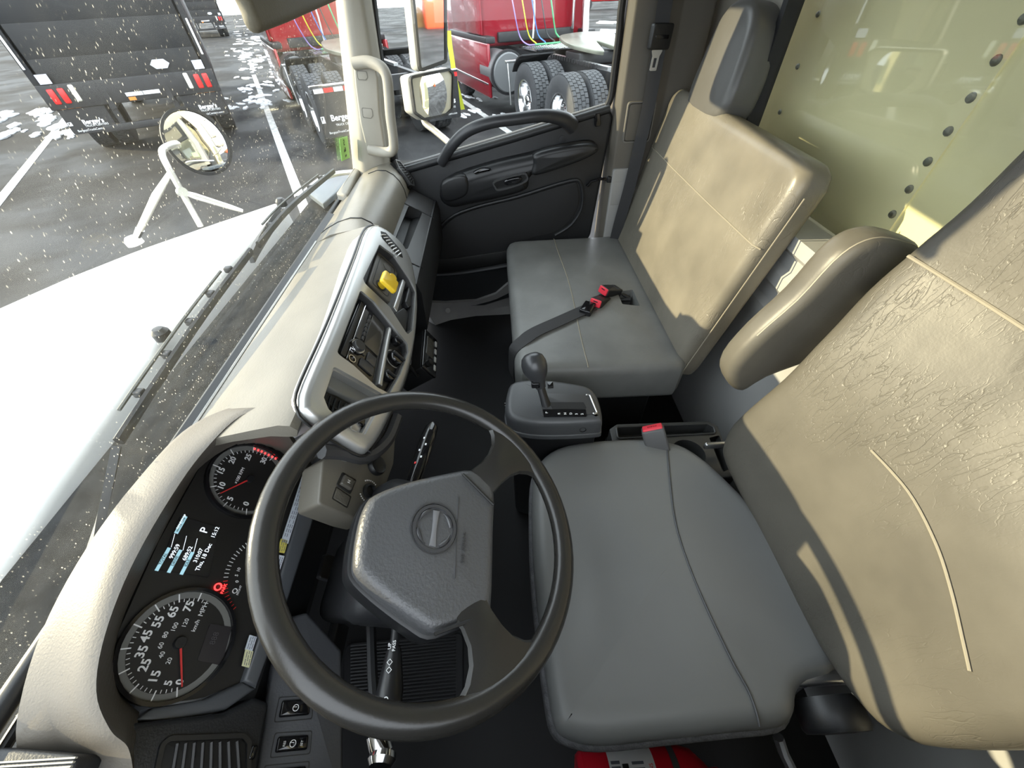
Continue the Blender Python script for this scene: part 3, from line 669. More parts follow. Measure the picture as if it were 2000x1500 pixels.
for px0, px1 in (((615, 800), (600, 845)), ((660, 846), (632, 878)), ((700, 872), (680, 890)), ((722, 884), (716, 900))):
    a = on(CS, [px0], .0)[0]; b = on(CS, [px1], -.02)[0]
    R.append([CS(*a, -.03), CS(*a, .004), CS(*b, -.012), CS(*b, -.05)])
MB().rings(R).make('column_shoulder', dashmid, dash)
# deep space under the stack: column support and knee bolster
MB().rings([[(x, .46, -.70), (x, .40, -.72), (x, .39, -.78), (x, .44, -.86), (x, .56, -.86), (x, .56, -.70)] for x in (.0, .2, .42, .55, .9, 1.02)]).make('knee_panel', black, dash)

# ---------------- two-way radio under the dash
tw = thing('two_way_radio', (.86, .25, -.78), 'small black two-way radio hanging under the dash by the passenger footwell', 'radio')
TF = Frame(at(838, 690, 'z', -.74), (1, .06, 0), (0, .5, .866), (0, -.866, .5))
MB().box((0, 0, -.05), (.165, .056, .10), TF, .005).make('body', black, tw)
MB().prism(fil(rect(-.083, -.029, .083, .029), .006), TF, .0, .006, .003).make('faceplate', gloss, tw)
MB().prism(fil(rect(-.02, -.012, .06, .018), .003), TF, .004, .0068, .001).make('display', MATS['dark_lcd'], tw)
for i in range(4): MB().prism(fil(rect(-.06 + i * .035, -.024, -.038 + i * .035, -.016), .002), TF, .004, .008, .001).make('button', M('lit_grey_button', (.35, .35, .35), .4), tw)
MB().lathe([(.010, .005), (.009, .018), (.001, .019)], Frame(TF(-.055, .008, 0), TF.u, TF.v, TF.n), 16).make('knob', black, tw)
MB().prism(rect(-.05, -.10, .0, -.04), Frame(TF(0, .0285, 0), TF.u, TF.n, TF.v), -.001, .0012).make('paper_label', M('pale_sticker', (.5, .5, .5), .5), tw)
MB().tube([TF(-.06, -.01, -.04), TF(-.10, .02, -.02), TF(-.10, .06, -.01)], .004, 6).make('bracket', black, tw)

# ================================================================== INSTRUMENT CLUSTER
ic = thing('instrument_cluster', CL(0, -.08, 0), 'instrument cluster with two round gauges and a small screen behind the wheel', 'instrument cluster')
pan_px = [(612, 905), (560, 868), (500, 852), (440, 856), (398, 900), (310, 1060), (232, 1235), (228, 1310), (245, 1362), (300, 1378), (400, 1362), (478, 1330), (545, 1130), (605, 925)]
cpoly = fil(on(CL, pan_px), .01)
MB().prism(cpoly, CL, -.01, -.002).make('gauge_panel', gauge, ic)
def gaugeface(cx, cy, r, nm):
    f = Frame(CL(cx, cy, 0), CL.u, CL.v, CL.n)
    g = MB().lathe([(r * .86, -.003), (r * .86, -.0005), (.001, -.0005)], f, 40).make(nm, gauge, ic)
    MB().annulus(circ(0, 0, r * .985, 40), circ(0, 0, r * .86, 40), f, -.002, .0005).make('scale_ring', greyring, g)
    MB().annulus(circ(0, 0, r * 1.06, 40), circ(0, 0, r * .99, 40), f, -.002, .006).make('rim', gloss, g)
    return f, g
spc = on(CL, [(350, 1256)])[0]; tac = on(CL, [(487, 937)])[0]
RS, RT = .0620, .0632
fS, gS = gaugeface(*spc, RS, 'speedometer'); fT, gT = gaugeface(*tac, RT, 'tachometer')
def rel(c, px): p = on(CL, [px])[0]; return p[0] - c[0], p[1] - c[1]
def ang(c, px): a, b = rel(c, px); return math.atan2(b, a)
def ticks(f, g, R, c, p0, p1, n, long_every, red_from=None):
    a0 = ang(c, p0); a1 = ang(c, p1)
    while a1 > a0: a1 -= 2 * math.pi
    maj = MB(); mnr = MB()
    for i in range(n + 1):
        t = a0 + (a1 - a0) * i / n; lg = i % long_every == 0
        r0, r1 = (R * .80, R * .97) if lg else (R * .79, R * .85)
        u = Vector((math.cos(t), math.sin(t))); w_ = Vector((-u[1], u[0])) * (.0007 if lg else .0004)
        q = [u * r0 - w_, u * r1 - w_, u * r1 + w_, u * r0 + w_]
        (maj if lg else mnr).prism([tuple(x) for x in q], f, .0004, .0010)
    maj.make('scale_marks', white, g, kind='stuff'); mnr.make('scale_marks', white, g, kind='stuff')
ticks(fS, gS, RS, spc, (345, 1358), (412, 1163), 34, 4)
ticks(fT, gT, RT, tac, (481, 1000), (533, 893), 30, 5)
for s_, px_ in (('0', (351, 1332)), ('5', (329, 1334)), ('15', (302, 1322)), ('25', (283, 1299)), ('35', (277, 1273)), ('45', (286, 1242)), ('55', (309, 1214)), ('65', (338, 1195)), ('75', (369, 1184))):
    text('numeral', s_, fS, *rel(spc, px_), 0.0136 if len(s_) > 1 else .0115, white, gS, bold=.0003)
for s_, px_ in (('20', (330, 1291)), ('40', (316, 1279)), ('60', (314, 1261)), ('80', (323, 1240)), ('100', (341, 1225)), ('120', (362, 1217))):
    text('numeral', s_, fS, *rel(spc, px_), 0.0073, white, gS)
text('lettering', 'MPH', fS, *rel(spc, (397, 1190)), 0.0088, white, gS)
text('lettering', 'km/h', fS, *rel(spc, (382, 1222)), 0.0071, white, gS)
for s_, px_ in (('0', (481, 984)), ('5', (450, 974)), ('10', (433, 949)), ('15', (432, 920)), ('20', (454, 899)), ('25', (485, 893)), ('30', (515, 900))):
    text('numeral', s_, fT, *rel(tac, px_), 0.0124, white, gT, bold=.0003)
text('lettering', '×100 RPM', fT, *rel(tac, (468, 929)), 0.0073, white, gT)
def ndl(f, g, c, px_, hub):
    t = Vector(rel(c, px_)); d = t.normalized(); w_ = Vector((-d[1], d[0]))
    q = [d * .004 - w_ * .0012, t - w_ * .0007, t + w_ * .0007, d * .004 + w_ * .0012]
    MB().prism([tuple(x) for x in q], f, .003, .0042).make('needle', needle, g)
    MB().lathe([(hub, .0), (hub, .0045), (hub * .9, .0055), (.001, .0055)], f, 20).make('needle_hub', black, g)
ndl(fS, gS, spc, (353, 1342), .007); ndl(fT, gT, tac, (428, 965), .006)
od = on(CL, [(410, 1218), (452, 1225), (432, 1300), (385, 1290)]); MB().prism(fil(od, .002), CL, -.001, .0012).make('odometer_window', M('dim_lcd', (.03, .027, .028), .25), gS)
text('lettering', '888', CL, *on(CL, [(418, 1247)])[0], .010, M('faint_digits', (.06, .055, .058), .4), gS, h=.0014)
for i in range(7):   # red zone of the tachometer
    p = on(CL, [(497 + i * 6.8, 877 + i * 2.6 + (i > 2) * (i - 2) * .8)])[0]
    MB().box((p[0], p[1], .0008), (.0034, .0026, .0012), CL).make('red_zone_mark', redlit, gT)
# screen
sq_ = on(CL, [(352, 1008), (428, 1030), (408, 1128), (308, 1112)])
scr = MB().prism(fil(sq_, .002), CL, -.001, .0004).make('screen', M('screen_black', (.010, .010, .013), .25), ic)
for s_, px_, z_, mt in (('999:59', (341, 1077), 0.0073, whitelit), ('689:52', (366, 1081), 0.0073, whitelit), ('310:07', (387, 1085), 0.0073, whitelit), ('P', (399, 1036), 0.0153, whitelit), ('Thu, 18 Dec', (398, 1088), 0.0078, whitelit), ('15:12', (420, 1040), 0.0078, whitelit), ('DRIVE/STOP', (354, 1019), 0.0041, whitelit)):
    text('lettering', s_, CL, *on(CL, [px_])[0], z_, mt, scr, h=.0006)
for px_, s_ in (((320, 1090), 'TOTAL'), ((343, 1094), 'DRIVE'), ((367, 1098), 'IDLE')):
    p = on(CL, [(px_[0] - 8, px_[1] + 16), (px_[0] + 6, px_[1] - 22)])
    c_ = on(CL, [(px_[0] - 2, px_[1] + 2)])[0]
    MB().box((c_[0], c_[1], .0006), (.031, .0044, .0006), CL, .0002).make('screen_bar', bluelit, scr)
    text('lettering', s_, CL, c_[0], c_[1], .005, M('dark_lcd_text', (.03, .05, .06), .5), scr, h=.0012)
p = on(CL, [(353, 1025)])[0]; MB().box((p[0], p[1], .0005), (.026, .005, .0004), CL).make('screen_bar', bluelit, scr); text('lettering', 'WATER TEMP', CL, p[0], p[1], .0036, MATS['dark_lcd_text'], scr, h=.0010)
for x0, y0, x1, y1 in ((334, 1069, 341, 1043), (357, 1075, 364, 1047), (378, 1079, 385, 1052)):
    p = on(CL, [(x0, y0), (x1, y1)]); MB().tube([CL(*p[0], .0006), CL(*p[1], .0006)], .0004, 4).make('screen_line', whitelit, scr)
# tell-tale and brake pressure gauge
p = on(CL, [(426, 1146)])[0]; tt = MB().annulus(circ(*p, .0053, 16), circ(*p, .0036, 16), CL, -.001, .0006).make('warning_lamp', redlit, ic)
text('lettering', 'PARK', CL, p[0] - .001, p[1] - .0085, .0057, redlit, ic, h=.0004)
pc = on(CL, [(524, 1124)])[0]; fP = Frame(CL(*pc, 0), CL.u, CL.v, CL.n)
g_ = MB().lathe([(.030, -.002), (.030, -.0008), (.001, -.0008)], fP, 28).make('pressure_gauge', gauge, ic)
mk = MB(); mr = MB()
for i in range(22):
    t = math.radians(150 - i * 5); u = Vector((math.cos(t), math.sin(t))); w_ = Vector((-u[1], u[0])) * .0004
    q = [u * .059 - w_, u * .065 - w_, u * .065 + w_, u * .059 + w_]; (mr if i < 9 else mk).prism([tuple(x) for x in q], fP, -.0006, .0004)
mk.make('scale_marks', white, g_, kind='stuff'); mr.make('scale_marks', redp, g_, kind='stuff')
for s_, px_ in (('0', (463, 1136)), ('5', (462, 1124)), ('10', (466, 1113))): text('numeral', s_, CL, *on(CL, [px_])[0], .0064, white, g_)
text('lettering', 'FRONT', CL, *on(CL, [(467, 1153)])[0], .0042, white, ic)
p = on(CL, [(459, 1154)])[0]; MB().annulus(circ(*p, .0035, 14), circ(*p, .0027, 14), CL, -.001, .0005).make('gauge_symbol', white, ic)
# frame below the gauges with stickers
fb = on(CL, [(606, 912), (640, 880), (648, 905), (560, 1180), (500, 1345), (474, 1332), (545, 1130)], .006)
MB().prism(fb, CL, -.03, .008, .005).prism(on(CL, [(500, 1345), (440, 1388), (330, 1412), (262, 1408), (300, 1382), (400, 1366), (474, 1332)], .006), CL, -.03, .0079, .005).make('lower_frame', M('slate_frame', (.075, .08, .088), .42, bump=.2, bscale=300, bdist=.0006), ic)
fw = on(CL, [(640, 880), (655, 890), (600, 1090), (530, 1310), (512, 1360), (498, 1345), (560, 1180), (648, 905)], .0)
for nm, pts_, mt in (('warning_sticker', [(592, 928), (604, 929), (563, 1062), (550, 1058)], M('white_sticker', (.62, .66, .72), .5)), ('caution_sticker', [(550, 1052), (563, 1055), (556, 1080), (543, 1077)], M('yellow_sticker', (.72, .62, .12), .5)),
                     ('info_sticker', [(543, 1083), (556, 1086), (535, 1150), (522, 1146)], MATS['white_sticker']), ('data_sticker', [(489, 1240), (502, 1244), (493, 1272), (480, 1268)], MATS['white_sticker']), ('caution_sticker', [(481, 1268), (495, 1272), (487, 1304), (474, 1300)], M('pale_yellow_sticker', (.72, .70, .42), .5))):
    q = on(CL, pts_, .009); st = MB().prism(q, CL, .006, .0087).make(nm, mt, ic)
    ln = MB(); A, B, C_, D_ = [Vector(x) for x in q]
    for i in range(3):
        t = (i + .7) / 3.4
        a = A.lerp(B, t).lerp(D_.lerp(C_, t), .06); b = A.lerp(B, t).lerp(D_.lerp(C_, t), .94)
        for j in range(14):
            if (i * 5 + j * 3) % 7 == 0: continue
            p0 = a.lerp(b, j / 14); p1 = a.lerp(b, (j + .75) / 14); w_ = (p1 - p0).orthogonal().normalized() * .0005
            ln.prism([p0 - w_, p1 - w_, p1 + w_, p0 + w_], CL, .0086, .0090)
    ln.make('sticker_print', M('print_grey', (.12, .13, .16), .6), st, kind='stuff')
# hood over the cluster
lip = [at(538, 797, 'y', .365), at(470, 812, 'y', .415), at(395, 885, 'y', .446), at(325, 985, 'y', .452), at(255, 1110, 'y', .452), at(205, 1240, 'y', .446), at(188, 1350, 'y', .436), at(215, 1425, 'y', .42), at(250, 1460, 'y', .405), at(262, 1520, 'y', .40)]
topp = [at(535, 793, 'y', .38), at(455, 795, 'y', .445), at(375, 835, 'y', .49), at(280, 925, 'y', .51), at(195, 1035, 'y', .515), at(130, 1180, 'y', .512), at(95, 1350, 'y', .50), at(110, 1440, 'y', .49), at(170, 1520, 'y', .47), at(190, 1600, 'y', .46)]
bas = [Vector((.42, .39, -.46)), Vector((.42, .46, -.48)), Vector((.39, .515, -.495)), Vector((.31, .53, -.50)), Vector((.20, .533, -.50)), Vector((.10, .533, -.51)), Vector((.03, .525, -.53)), Vector((-.0, .515, -.55)), Vector((-.03, .50, -.58)), Vector((-.07, .49, -.60))]
cb_ = on(CL, [(600, 900), (548, 865), (495, 852), (430, 865), (380, 930), (300, 1080), (235, 1230), (232, 1330), (255, 1372), (275, 1390)])
def dense(L, k=5): return cr(L, k, False)
cbw = [CL(a, b, -.004) for a, b in cb_]
A_, B_, C_, D_ = dense(cbw), dense(lip), dense(topp), dense(bas)
R = []
for c0, l0, t0, b0 in zip(A_, B_, C_, D_):
    mid = l0.lerp(t0, .45) + Vector((0, 0, .003)); R.append([c0, c0.lerp(l0, .8) + Vector((0, .008, -.006)), l0 + Vector((0, .004, -.006)), l0, l0.lerp(mid, .35) + Vector((0, 0, .003)), mid, t0, t0.lerp(b0, .5) + Vector((0, .012, .006)), b0, b0 + Vector((0, 0, -.06)), c0 + Vector((0, .03, -.03))])
MB().rings(R).make('hood', M('cluster_hood_plastic', (.135, .12, .10), .5, bump=.4, bscale=420, bdist=.0010), ic)

# left end of the dash: vent panel, switches, speaker grille
LV = Frame(CL(0, 0, .018), CL.u, CL.v, CL.n)
lb = fil(on(LV, [(262, 1412), (440, 1392), (500, 1362), (528, 1372), (515, 1440), (498, 1560), (150, 1560), (195, 1470), (235, 1440)]), .01)
MB().prism(lb, LV, -.12, 0, .006).make('vent_panel', grain, dash)
vq = on(LV, [(330, 1446), (472, 1440), (482, 1452), (480, 1540), (300, 1540), (318, 1455)])
MB().prism(fil(vq, .008), LV, -.03, .001, .002).make('air_vent', MATS['deep_black'], dash)
MB().annulus(fil(inset(vq, -.004), .008), fil(inset(vq, .001), .008), LV, -.02, .004).make('vent_rim', black, dash)
for i in range(8):
    t = (i + .6) / 8.2; p = on(LV, [(336 + t * 136, 1452 - t * 5), (320 + t * 160, 1536)])
    MB().tube([LV(*p[0], .001), LV(*p[1], .001)], .0024, 6).make('vent_slat', dashmid, dash)
p = on(LV, [(325, 1478), (478, 1472)]); MB().tube([LV(*p[0], -.003), LV(*p[1], -.003)], .0016, 6).make('vent_slat', black, dash)
p = on(LV, [(492, 1470)])[0]; MB().box((p[0], p[1], .002), (.014, .008, .006), LV, .002).make('vent_wheel', gloss, dash)
SP = Frame((.06, .345, -.745), (1, 0, 0), (0, .83, .55), (0, -.55, .83))
swp = thing('driver_switch_panel', SP(-.02, 0, 0), 'dark panel of rocker switches left of the steering column', 'control panel')
lp_ = fil(on(SP, [(530, 1300), (560, 1205), (600, 1195), (668, 1270), (672, 1560), (488, 1560), (515, 1400)]), .008)
MB().prism(lp_, SP, -.14, 0, .006).make('panel', M('slate_switch_plastic', (.045, .047, .053), .5, bump=.4, bscale=350, bdist=.0006), swp)
for pts_, mk_ in (([(548, 1366), (608, 1362), (606, 1400), (540, 1406)], 0), ([(540, 1436), (605, 1432), (602, 1468), (532, 1475)], 1), ([(520, 1500), (600, 1492), (598, 1530), (516, 1536)], 2)):
    q = on(SP, pts_)
    MB().annulus(fil(inset(q, -.003), .003), fil(inset(q, -.0018), .003), SP, -.002, .0006).make('switch_groove', black, swp)
    k = MB().prism(fil(inset(q, .002), .003), SP, -.002, .006, .003).make('rocker_switch', gloss, swp)
    c_ = (sum(p[0] for p in q) / 4, sum(p[1] for p in q) / 4)
    fk = Frame(SP(*c_, .0062), SP.u, SP.v, SP.n)
    if mk_ < 2:
        gl_ = MB().annulus(circ(0, 0, .0042, 18)[:], circ(0, 0, .0034, 18), fk, 0, .0006).make('speed_icon', white, k)
        MB().box((.001, .001, .0003), (.0007, .005, .0006), fk).make('speed_icon', white, k)
    if mk_ == 1:
        text('switch_mark', 'SET', fk, 0, -.012, .004, white, k, h=.0002); text('switch_mark', 'RES', fk, 0, .011, .004, white, k, h=.0002)
# speaker grille at the far left of the dash
GR = WZ(-.512)
sg = MB().prism(fil([(-.17, .44), (.02, .44), (.03, .535), (-.17, .535)], .01), GR, -.03, 0, .003).make('speaker_base', grain, dash)
gq = MB()
for i in range(60): gq.box((-.165 + i * .0031, .487, .001), (.0014, .09, .003), GR)
gq.make('speaker_grille', M('pale_grille', (.35, .33, .28), .5), dash, kind='stuff')
# ================================================================== STEERING WHEEL
_t, _s = math.radians(29.47), math.radians(-4.47)
_n = Vector((math.sin(_s), -math.sin(_t) * math.cos(_s), math.cos(_t) * math.cos(_s)))
_u = (Vector((1, 0, 0)) - _n * _n.x).normalized()
WH = Frame((.2488, .1114, -.5455), _u, _n.cross(_u), _n)
sw = thing('steering_wheel', WH(0, 0, -.06), 'large black two-spoke steering wheel with grained horn pad', 'steering wheel')
N = 72; R = []
for i in range(N):
    t = 2 * math.pi * i / N; c, s = math.cos(t), math.sin(t)
    R.append([WH((.2185 + .0165 * math.cos(a)) * c, (.2185 + .0165 * math.cos(a)) * s, .0145 * math.sin(a) - .004) for a in [2 * math.pi * j / 14 for j in range(14)]])
R.append(R[0])
MB().rings(R, cap0=False, cap1=False).make('rim', wheelm, sw)
# spokes: arms from the hub that flare into the rim
for pxa in ((1010, 874), (992, 1344)):
    a_, b_ = on(WH, [pxa], -.004)[0]; th = math.atan2(b_, a_); R = []
    for r_, hw, h_ in ((.080, .034, -.036), (.095, .032, -.030), (.115, .028, -.020), (.137, .0255, -.011), (.158, .028, -.006), (.178, .036, -.005), (.195, .050, -.005), (.208, .068, -.005), (.2185, .085, -.005)):
        def pt(k, dh): return WH(r_ * math.cos(th + k * hw / r_), r_ * math.sin(th + k * hw / r_), h_ + dh)
        tk = .009
        R.append([pt(-1, 0), pt(-.9, tk * .7), pt(-.6, tk), pt(-.2, tk * 1.1), pt(.2, tk * 1.1), pt(.6, tk), pt(.9, tk * .7), pt(1, 0), pt(.9, -tk * .7), pt(.4, -tk), pt(-.4, -tk), pt(-.9, -tk * .7)])
    MB().rings(R).make('spoke', wheelm, sw)
# horn pad
pad_px = [(735, 962), (800, 938), (880, 920), (922, 915), (950, 932), (968, 958), (967, 1040), (963, 1188), (945, 1203), (895, 1222), (850, 1236), (812, 1215), (770, 1185), (725, 1148), (698, 1118), (694, 1090), (702, 1030), (715, 985)]
pq = cr(on(WH, pad_px, -.012), 3)
pad = MB().prism(pq, WH, -.055, -.010, .014, 4, crown=.004).make('horn_pad', padm, sw)
bq = inset(pq, -.006)
MB().prism(bq, WH, -.075, -.040, .006, 2).make('hub_base', black, sw)
e0 = on(WH, [(848, 1032)], -.008)[0]; fE = Frame(WH(*e0, -.0075), WH.u, WH.v, WH.n)
em = MB().annulus(circ(0, 0, .0345, 36, .033), circ(0, 0, .030, 36, .0285), fE, -.004, .0035).make('emblem', M('emblem_black', (.05, .05, .053), .28), sw, label='round embossed emblem of two arcs and a waisted bar')
MB().annulus(circ(0, 0, .0375, 36, .036), circ(0, 0, .036, 36, .0345), fE, -.004, .0022).make('emblem_ring', MATS['emblem_black'], em)
for s in (1, -1):
    arc = [(.0285 * math.cos(t), .027 * math.sin(t)) for t in [math.radians(100 - i * 12) * 1 for i in range(16)]]
    pts_ = [fE(.0265 * math.cos(math.radians(a)) , .025 * math.sin(math.radians(a)), .001) for a in (range(22, 82, 6) if s > 0 else range(202, 262, 6))]
    MB().tube(pts_, [.0010 + .0026 * math.sin(math.pi * min(1, i / 9 + .15)) for i in range(10)], 8).make('emblem_arc', MATS['emblem_black'], em)
    pts_ = [fE(.0265 * math.cos(math.radians(a)), .025 * math.sin(math.radians(a)), .001) for a in (range(98, 158, 6) if s > 0 else range(278, 338, 6))]
    MB().tube(pts_, [.0010 + .0026 * math.sin(math.pi * min(1, i / 9 + .15)) for i in range(10)], 8).make('emblem_arc', MATS['emblem_black'], em)
bar = [(-.026, .004), (-.012, .0028), (0, .0024), (.012, .0028), (.026, .004)]
bp = [(x, y + .0012) for x, y in bar] + [(x, -y - .0012) for x, y in bar[::-1]]
MB().prism([(x, y) for x, y in bp], fE, -.003, .0035, .0022, 2).make('emblem_bar', M('emblem_sheen', (.16, .16, .165), .28), em)
text('embossed_lettering', 'SRS  AIRBAG', WH, *on(WH, [(905, 1070)], -.008)[0], .008, MATS['emblem_black'], pad, h=-.0062, depth=.0004)
p = on(WH, [(895, 970), (888, 1130)], -.008); MB().tube([WH(*p[0], -.0072), WH(*p[1], -.0072)], .0009, 5).make('embossed_line', MATS['emblem_black'], pad)
for pr_ in ([(905, 925), (965, 985)], [(850, 1238), (962, 1195)]):
    p = on(WH, pr_, -.004); MB().tube([WH(*p[0], -.006), WH(*p[1], -.006)], .0024, 6).make('pad_gap', MATS['deep_black'], sw)

# ================================================================== COLUMN, STALKS, LEVER
co = thing('steering_column', WH(0, .03, -.3), 'black shroud of the steering column with two stalks', 'steering column')
R = []
for h, s_, dv in ((-.066, .95, 0), (-.085, 1.12, .005), (-.12, 1.16, .012), (-.17, 1.05, .02), (-.26, .9, .035), (-.36, .8, .05)):
    q = fil([(-.098 * s_, -.06 * s_ + dv), (.088 * s_, -.055 * s_ + dv), (.092 * s_, .065 * s_ + dv), (-.095 * s_, .07 * s_ + dv)], .03, 5); R.append([WH(a - .005, b, h) for a, b in q])
MB().rings(R).make('shroud', M('column_black', (.016, .0165, .0185), .42, bump=.3, bscale=350, bdist=.0006), co)
# right stalk (wipers / engine brake)
A_ = at(806, 945, 'z', -.615); B_ = at(846, 826, 'z', -.615)
dr = (B_ - A_); 
rs = MB().tube([A_ - dr * .45, A_ - dr * .1, A_ + dr * .02, A_ + dr * .35, A_ + dr * .72, A_ + dr * .92, A_ + dr], [.006, .007, .0125, .0150, .0155, .0125, .006], 12, flat=.75, up=(0, 0, 1)).make('stalk', gloss, co)
sF = Frame(A_ + dr * .35, dr, Vector((0, 0, 1)).cross(dr), (0, 0, 1))
for i, (a, b) in enumerate(((-.012, .004), (.002, -.003), (.016, .004), (.030, -.004), (.044, .003))):
    MB().box((a, b, .0115), (.004, .003, .0008), sF).make('stalk_mark', white if i else redp, rs)
# left stalk (lights / turn signals)
A_ = at(776, 1205, 'z', -.62); B_ = at(757, 1392, 'z', -.625); dr = B_ - A_
MB().tube([A_ - dr * .15, A_, A_ + dr * .36], [.0062, .0062, .0062], 10).make('stalk_arm', black, co)
ls = MB().tube([A_ + dr * .34, A_ + dr * .40, A_ + dr * .62, A_ + dr * .8, A_ + dr * .98, A_ + dr * 1.08], [.008, .0105, .0145, .0175, .0165, .010], 12, flat=.8, up=(0, 0, 1)).make('stalk', M('stalk_black', (.012, .012, .013), .35), co)
lF = Frame(A_ + dr * .6, dr, Vector((0, 0, 1)).cross(dr), (0, 0, 1))
text('stalk_print', 'UP\nPASS', lF, -.026, 0, .006, white, ls, rot=math.pi, h=.0118)
text('stalk_print', '◇◇', lF, -.004, 0, .008, white, ls, rot=math.pi, h=.0126)
MB().annulus(circ(.030, 0, .0030, 12), circ(.030, 0, .0020, 12), lF, .0135, .0145).make('stalk_print', white, ls)
MB().box((.040, 0, .0142), (.003, .003, .0008), lF).make('stalk_print', white, ls)
# hand-brake lever with chrome end
hv = thing('trailer_brake_lever', at(740, 1466, 'z', -.66), 'chrome-tipped lever poking out under the wheel rim', 'lever')
p0 = at(735, 1430, 'z', -.64); p1 = at(748, 1472, 'z', -.645)
MB().tube([p0, p0.lerp(p1, .5), p1], [.013, .014, .0135], 14).make('chrome_sleeve', chrome, hv)
MB().lathe([(.016, 0), (.017, .006), (.013, .012), (.001, .013)], Frame(p1, (0, 1, 0), (.3, 0, .9), (-.9, 0, .3)), 16).make('end_cap', chrome, hv)
MB().tube([p0 + Vector((.16, .05, -.03)), p0 + Vector((.06, .02, -.01)), p0], .007, 8).make('lever_arm', black, hv)

# floor furniture under the wheel
fm = thing('ribbed_floor_mat', (.15, .3, FZ), 'ribbed black rubber mat under the pedals', 'floor mat')
MF = WZ(FZ)
mq = on(MF, [(672, 1258), (905, 1235), (905, 1392), (672, 1415)], .008)
MB().prism(fil(mq, .02), MF, .0, .010, .004).make('mat_base', rubber, fm)
A, B, C_, D_ = [Vector(x) for x in mq]
for i in range(22):
    t = (i + .8) / 23; a = A.lerp(D_, t).lerp(B.lerp(C_, t), .06); b = A.lerp(D_, t).lerp(B.lerp(C_, t), .94)
    MB().tube([MF(*a, .010), MF(*b, .010)], .0035, 6).make('rib', rubber, fm)
# pedal
pe = thing('brake_pedal', (.2, .42, FZ), 'dark brake pedal behind the steering column', 'pedal')
MB().box((.20, .43, -1.04), (.09, .02, .07), bev=.004).make('pedal_pad', rubber, pe)
MB().tube([(.20, .44, -1.03), (.20, .52, -.9), (.20, .56, -.72)], .009, 8).make('pedal_arm', steel, pe)
ap = thing('accelerator_pedal', (.36, .42, FZ), 'black accelerator pedal on the toe board', 'pedal')
MB().prism(fil(rect(-.03, -.10, .03, .10), .012), Frame((.37, .46, -1.10), (1, 0, 0), (0, .5, .86), (0, -.86, .5)), 0, .016, .004).make('pedal_pad', rubber, ap)
MB().tube([(.37, .50, -1.04), (.37, .58, -.92)], .008, 8).make('pedal_arm', steel, ap)
for i, (px_, py_) in enumerate(((985, 1130), (1012, 1205), (1032, 1226), (985, 1420), (965, 1440), (1060, 1408))):
    pass

# ================================================================== DRIVER SEAT
ds = thing('driver_chair', (.27, -.30, FZ), 'driver seat with slate cushion and creased olive-brown backrest', 'seat')
CZ = -.80
cF = WZ(CZ)
cpx = [(1062, 884), (1105, 862), (1180, 852), (1260, 851), (1325, 860), (1375, 888), (1425, 932), (1500, 1010), (1580, 1130), (1650, 1250), (1648, 1312), (1590, 1335), (1570, 1358), (1566, 1395), (1540, 1425), (1440, 1437), (1300, 1452), (1180, 1464), (1115, 1452), (1082, 1425), (1068, 1360), (1052, 1240), (1038, 1100), (1035, 985), (1040, 920)]
cq = cr(on(cF, cpx), 3)
MB().prism(inset(cq, .004), cF, -.075, .006, .030, 4, crown=.018).make('cushion', cushm, ds)
MB().prism(inset(cq, -.003), cF, -.125, -.030, .012, 3, .03).make('cushion_skirt', fleece, ds)
def cz_top(a, b): return .003
sm = [(1305, 858), (1309, 930), (1318, 1020), (1345, 1110), (1385, 1200), (1432, 1290), (1470, 1355), (1492, 1418)]
sp3 = cr([cF(*on(cF, [p], .018)[0], .0) for p in sm], 4, False)
def over(F, poly, a, b, crown=.018, h1=.006):
    c = sum((Vector(p) for p in poly), Vector((0, 0))) / len(poly); d = Vector((a, b)) - c
    # where along the way to the rim
    best = 1e9
    for i in range(len(poly)):
        p, q = Vector(poly[i - 1]) - c, Vector(poly[i]) - c; e = q - p; den = d[0] * e[1] - d[1] * e[0]
        if abs(den) < 1e-9: continue
        t = (p[0] * e[1] - p[1] * e[0]) / den; u_ = (p[0] * d[1] - p[1] * d[0]) / den
        if t > 0 and -.001 <= u_ <= 1.001: best = min(best, t)
    f = min(1, 1 / best if best < 1e8 else 0); return h1 + crown * max(0, 1 - f * f) ** 2 if f < .93 else h1 - .012 * ((f - .93) / .07) ** 2
MB().tube([cF(p[0], p[1], over(cF, cq, p[0], p[1]) + .0003) for p in sp3], .0020, 6).make('seam', M('slate_seam', (.06, .063, .066), .5), ds)
# backrest: curved wrapped shell
def ybk(z):
    P = [(-.86, -.482), (-.80, -.488), (-.70, -.498), (-.60, -.520), (-.47, -.552), (-.30, -.605), (-.15, -.628), (0, -.65), (.2, -.68), (.4, -.70)]
    for i in range(len(P) - 1):
        if z <= P[i + 1][0] or i == len(P) - 2:
            t = (z - P[i][0]) / (P[i + 1][0] - P[i][0]); return P[i][1] + (P[i + 1][1] - P[i][1]) * t
def BK(a, b, h):
    k = abs((a - .258) / .27); conc = .030 * min(k, 1.1) ** 2.4 - .012
    return Vector((a, ybk(b) + conc + h, b))
bq_ = [(.03, -.775), (.12, -.815), (.25, -.83), (.40, -.822), (.49, -.795), (.518, -.74), (.520, -.66), (.512, -.55), (.515, -.45), (.522, -.36), (.518, -.29), (.507, -.22), (.50, -.10), (.475, .05), (.42, .14), (.26, .17), (.10, .14), (.045, .05), (.010, -.10), (-.008, -.25), (-.018, -.45), (-.022, -.62), (-.012, -.72)]
bq = cr(bq_, 4)
MB().prism(bq, BK, -.13, 0, .045, 5, .03, crown=None, cr_steps=(.92, .84, .75, .65, .55, .45, .35, .25, .12)).make('backrest', vinyl, ds, label='creased olive-brown vinyl backrest')
